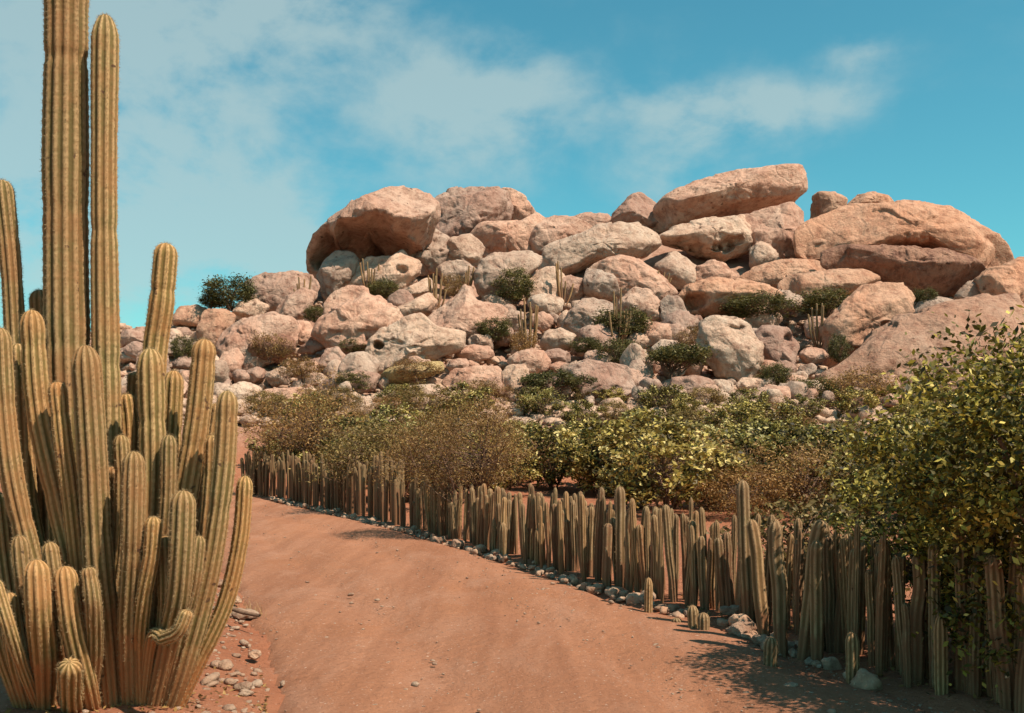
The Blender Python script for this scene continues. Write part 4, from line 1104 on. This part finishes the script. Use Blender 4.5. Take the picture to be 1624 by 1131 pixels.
# hillside bushes: photo x, photo y of foot, width px, height px, kind, label
HG = [bush_meshes(560 + q, 1.0, 0.9, 0.75, 0.62, 130, 50, 0.085, 0.2, 0.6, 0.5, 4, 0.1, 0.04, 1, -0.85) for q in range(3)]
HF = [bush_meshes(570 + q, 1.0, 0.9, 0.34, 0.80, 140, 50, 0.075, 0.15, 0.7, 0.5, 3, 0.1, 0.05, 2, -0.6) for q in range(2)]
HB = [bush_meshes(580 + q, 1.0, 0.8, 0.5, 0.6, 100, 40, 0.075, 0.2, 0.4, 0.4, 5, 0, 0.03, 2, -0.8) for q in range(2)]
HILL = [
 (365, 489, 96, 62, 'g', 'dark leafy bush on the left skyline behind the wide dome'),
 (335, 489, 44, 30, 'g', 'small dark bush at the left end of the crest'),
 (816, 478, 72, 60, 'g', 'dark bush standing in front of the broad flat-topped tan boulder'),
 (785, 540, 66, 44, 'g', 'rounded green bush below the hump-backed boulder'),
 (880, 640, 124, 56, 'f', 'dark flat-topped tree at the foot of the hill'),
 (1072, 606, 126, 66, 'f', 'flat-topped green tree left of the carved-looking boulder'),
 (985, 582, 76, 50, 'g', 'green bush left of the flat-topped green tree'),
 (985, 536, 110, 56, 'g', 'spreading olive bush below the streaked upright boulder'),
 (1200, 506, 120, 46, 'g', 'olive bush in front of the long orange boulder'),
 (1312, 500, 108, 50, 'g', 'bright green bush left of the tall round-headed boulder'),
 (606, 474, 56, 34, 'g', 'small dark bush below the pale jagged-topped rock'),
 (428, 572, 72, 44, 'b', 'brownish bush in front of the dark-faced wedge rock'),
 (662, 604, 96, 34, 'b', 'brown low bush below the pierced boulder'),
 (480, 604, 70, 36, 'b', 'dry brown bush left of the egg-shaped boulder'),
 (1466, 482, 46, 30, 'g', 'small dark bush under the dark shell of the giant dome'),
 (1366, 650, 124, 66, 'b', 'rusty brown bush below the vast orange rock slope'),
 (1228, 612, 60, 44, 'g', 'small green shrub right of the carved-looking boulder'),
 (290, 572, 44, 48, 'g', 'dark bush between the big cactus and the left slope'),
 (1100, 560, 60, 44, 'b', 'brown twiggy bush beside the carved-looking boulder'),
 (560, 560, 50, 26, 'g', 'small olive bush at the foot of the pyramid-shaped boulder'),
 (830, 565, 50, 42, 'b', 'reddish twiggy bush at the centre of the slope'),
 (720, 476, 44, 40, 'b', 'thin dry bush beside the tilted slabs'),
 (700, 545, 60, 30, 'g', 'low olive bush under the hump-backed boulder'),
 (930, 560, 60, 30, 'g', 'low bush between the flat-topped rock and the green bush'),
 (560, 618, 70, 34, 'g', 'low olive bush before the low pink boulder at left'),
 (760, 642, 80, 40, 'b', 'brown scrub bush under the low pink boulder'),
 (1050, 650, 90, 42, 'g', 'low dark bush under the flat-topped green tree'),
 (1290, 640, 90, 50, 'g', 'olive bush above the scrub right of centre'),
 (1330, 575, 40, 50, 'g', 'dark bush in the cleft left of the tall round-headed boulder'),
 (500, 510, 44, 30, 'g', 'small dark bush between the left dome and the pyramid-shaped boulder'),
]
for (px, py, wpx, hpx, kind, label) in HILL:
    Yq = hill_y(py) - 0.9
    x = (px - CX) / FPX * Yq
    zf = EYE + (HZ - py) / FPX * Yq
    fol, br = {'g': HG, 'f': HF, 'b': HB}[kind][rg.integers(2)]
    sc = wpx / FPX * Yq / 2.15
    top = {'g': 1.55, 'f': 1.25, 'b': 1.12}[kind]
    sz = hpx / FPX * Yq / top
    plant('hill_tree' if kind == 'f' else 'hill_bush', fol, br, M['leaf_green' if kind != 'b' else 'leaf_brown'], (x, Yq, zf), label, 'tree' if kind == 'f' else 'bush', None, rg.uniform(0, 6.28), sc, sz, *(('crown', 'trunk') if kind == 'f' else ('foliage', 'branches')))

# slim cacti growing between the boulders: photo x, foot y, height px, stems
HC = [(690, 492, 70, 6, 'slim grey cactus cluster beside the tilted slabs'), (588, 462, 52, 4, 'thin cactus stems before the pale jagged-topped rock'),
      (480, 478, 44, 4, 'thin cactus stems against the wide left dome'), (838, 560, 92, 7, 'tall thin cactus cluster at the centre of the slope'),
      (893, 478, 66, 5, 'thin cactus cluster between the upright pale boulder and the cube-like rock'), (980, 545, 96, 5, 'pale tall cactus cluster rising from the spreading olive bush'),
      (1298, 545, 66, 4, 'dark thin cactus cluster in the cleft on the right slope'), (740, 460, 40, 3, 'short cactus stems right of the pitted pale boulder'), (1045, 460, 40, 3, 'tiny cactus stems above the square pale block')]
for q, (px, py, hpx, ns, label) in enumerate(HC):
    Yq = hill_y(py) - 1.2
    x, _, z = at(px, py, Yq)
    t = empty('slim_cactus', (x, Yq, z)); tag(t, label, 'cactus')
    for s in range(ns + 4):
        hh = hpx / FPX * Yq * rg.uniform(0.45, 1.0); dx = rg.normal() * 0.42; ddy = rg.normal() * 0.3
        V, F, att, *_ = cactus_stem([(dx * 0.3, ddy * 0.3, -0.3), (dx * 0.8, ddy * 0.8, hh * 0.35), (dx * 1.1, ddy, hh)], 0.052, 6, 800 + q * 10 + s, 3, 0.95, 0.25, 0.2, 0.2, 0.8)
        obj('stem', mk_mesh('stem', V, F, att), M['fence_cactus'], t)

# ------------------------------------------------------------------ small things on the left bank
pts = np.array([at(352, 955, 10.4), at(378, 968, 10.2), at(412, 972, 10.1)]); pts[:, 2] = [0.27, 0.22, 0.19]
V, F = tube(catmull(pts, 9), np.linspace(0.03, 0.018, 9), 7)
tag(obj('fallen_stick', mk_mesh('fallen_stick', V - pts[0], F), M['bark'], loc=tuple(pts[0])), 'short dry stick lying on the bank right of the big cactus', 'stick')
for q, (px, py, n_, label) in enumerate([(385, 972, 90, 'tuft of dry grass on the bank beside the fallen stick'), (330, 1010, 60, 'tuft of dry grass against the lowest arms of the big cactus')]):
    Yq = EYE * FPX / (py - HZ) * 0.97
    x = (px - CX) / FPX * Yq
    a = rg.uniform(0, 6.28, n_); e = rg.uniform(0.1, 0.9, n_); L = rg.uniform(0.08, 0.24, n_)
    b0 = np.stack([rg.normal(0, 0.10, n_), rg.normal(0, 0.07, n_), np.full(n_, -0.02)], -1)
    tip = b0 + np.stack([np.cos(a) * e * L, np.sin(a) * e * L, L], -1)
    sd = np.stack([-np.sin(a), np.cos(a), a * 0], -1) * 0.003
    V = np.stack([b0 - sd, b0 + sd, tip], 1).reshape(-1, 3)
    tag(obj('grass_tuft', mk_mesh('grass_tuft', V, [np.arange(3 * n_).reshape(-1, 3)], smooth=False), M['dry_grass'], loc=(x, Yq, gz(x, Yq))), label, 'grass')

# dead leaves and bits of stem under the fence, the tree and the big cactus
n = 2600
yq = 6.6 + 16 * rg.uniform(0, 1, n) ** 1.6
xq = road_r(yq) + 0.12 + rg.gamma(1.6, 0.28, n)
m_ = 900
yq[:m_] = rg.normal(6.95, 0.55, m_); xq[:m_] = np.minimum(rg.normal(-2.55, 0.6, m_), road_l(yq[:m_]) - 0.05)
P = np.stack([xq, yq, ground_z(xq, yq) + 0.015], -1)
V, F, _ = leaves(P, 0.05, 77, 2.5, 0.4, 0.5)
tag(obj('leaf_litter', mk_mesh('leaf_litter', V, [F], {'tint': np.repeat(rg.random(n), 4)}, smooth=False), M['leaf_brown']), 'dry brown leaf litter under the fence and the big cactus', 'litter', kind='stuff')
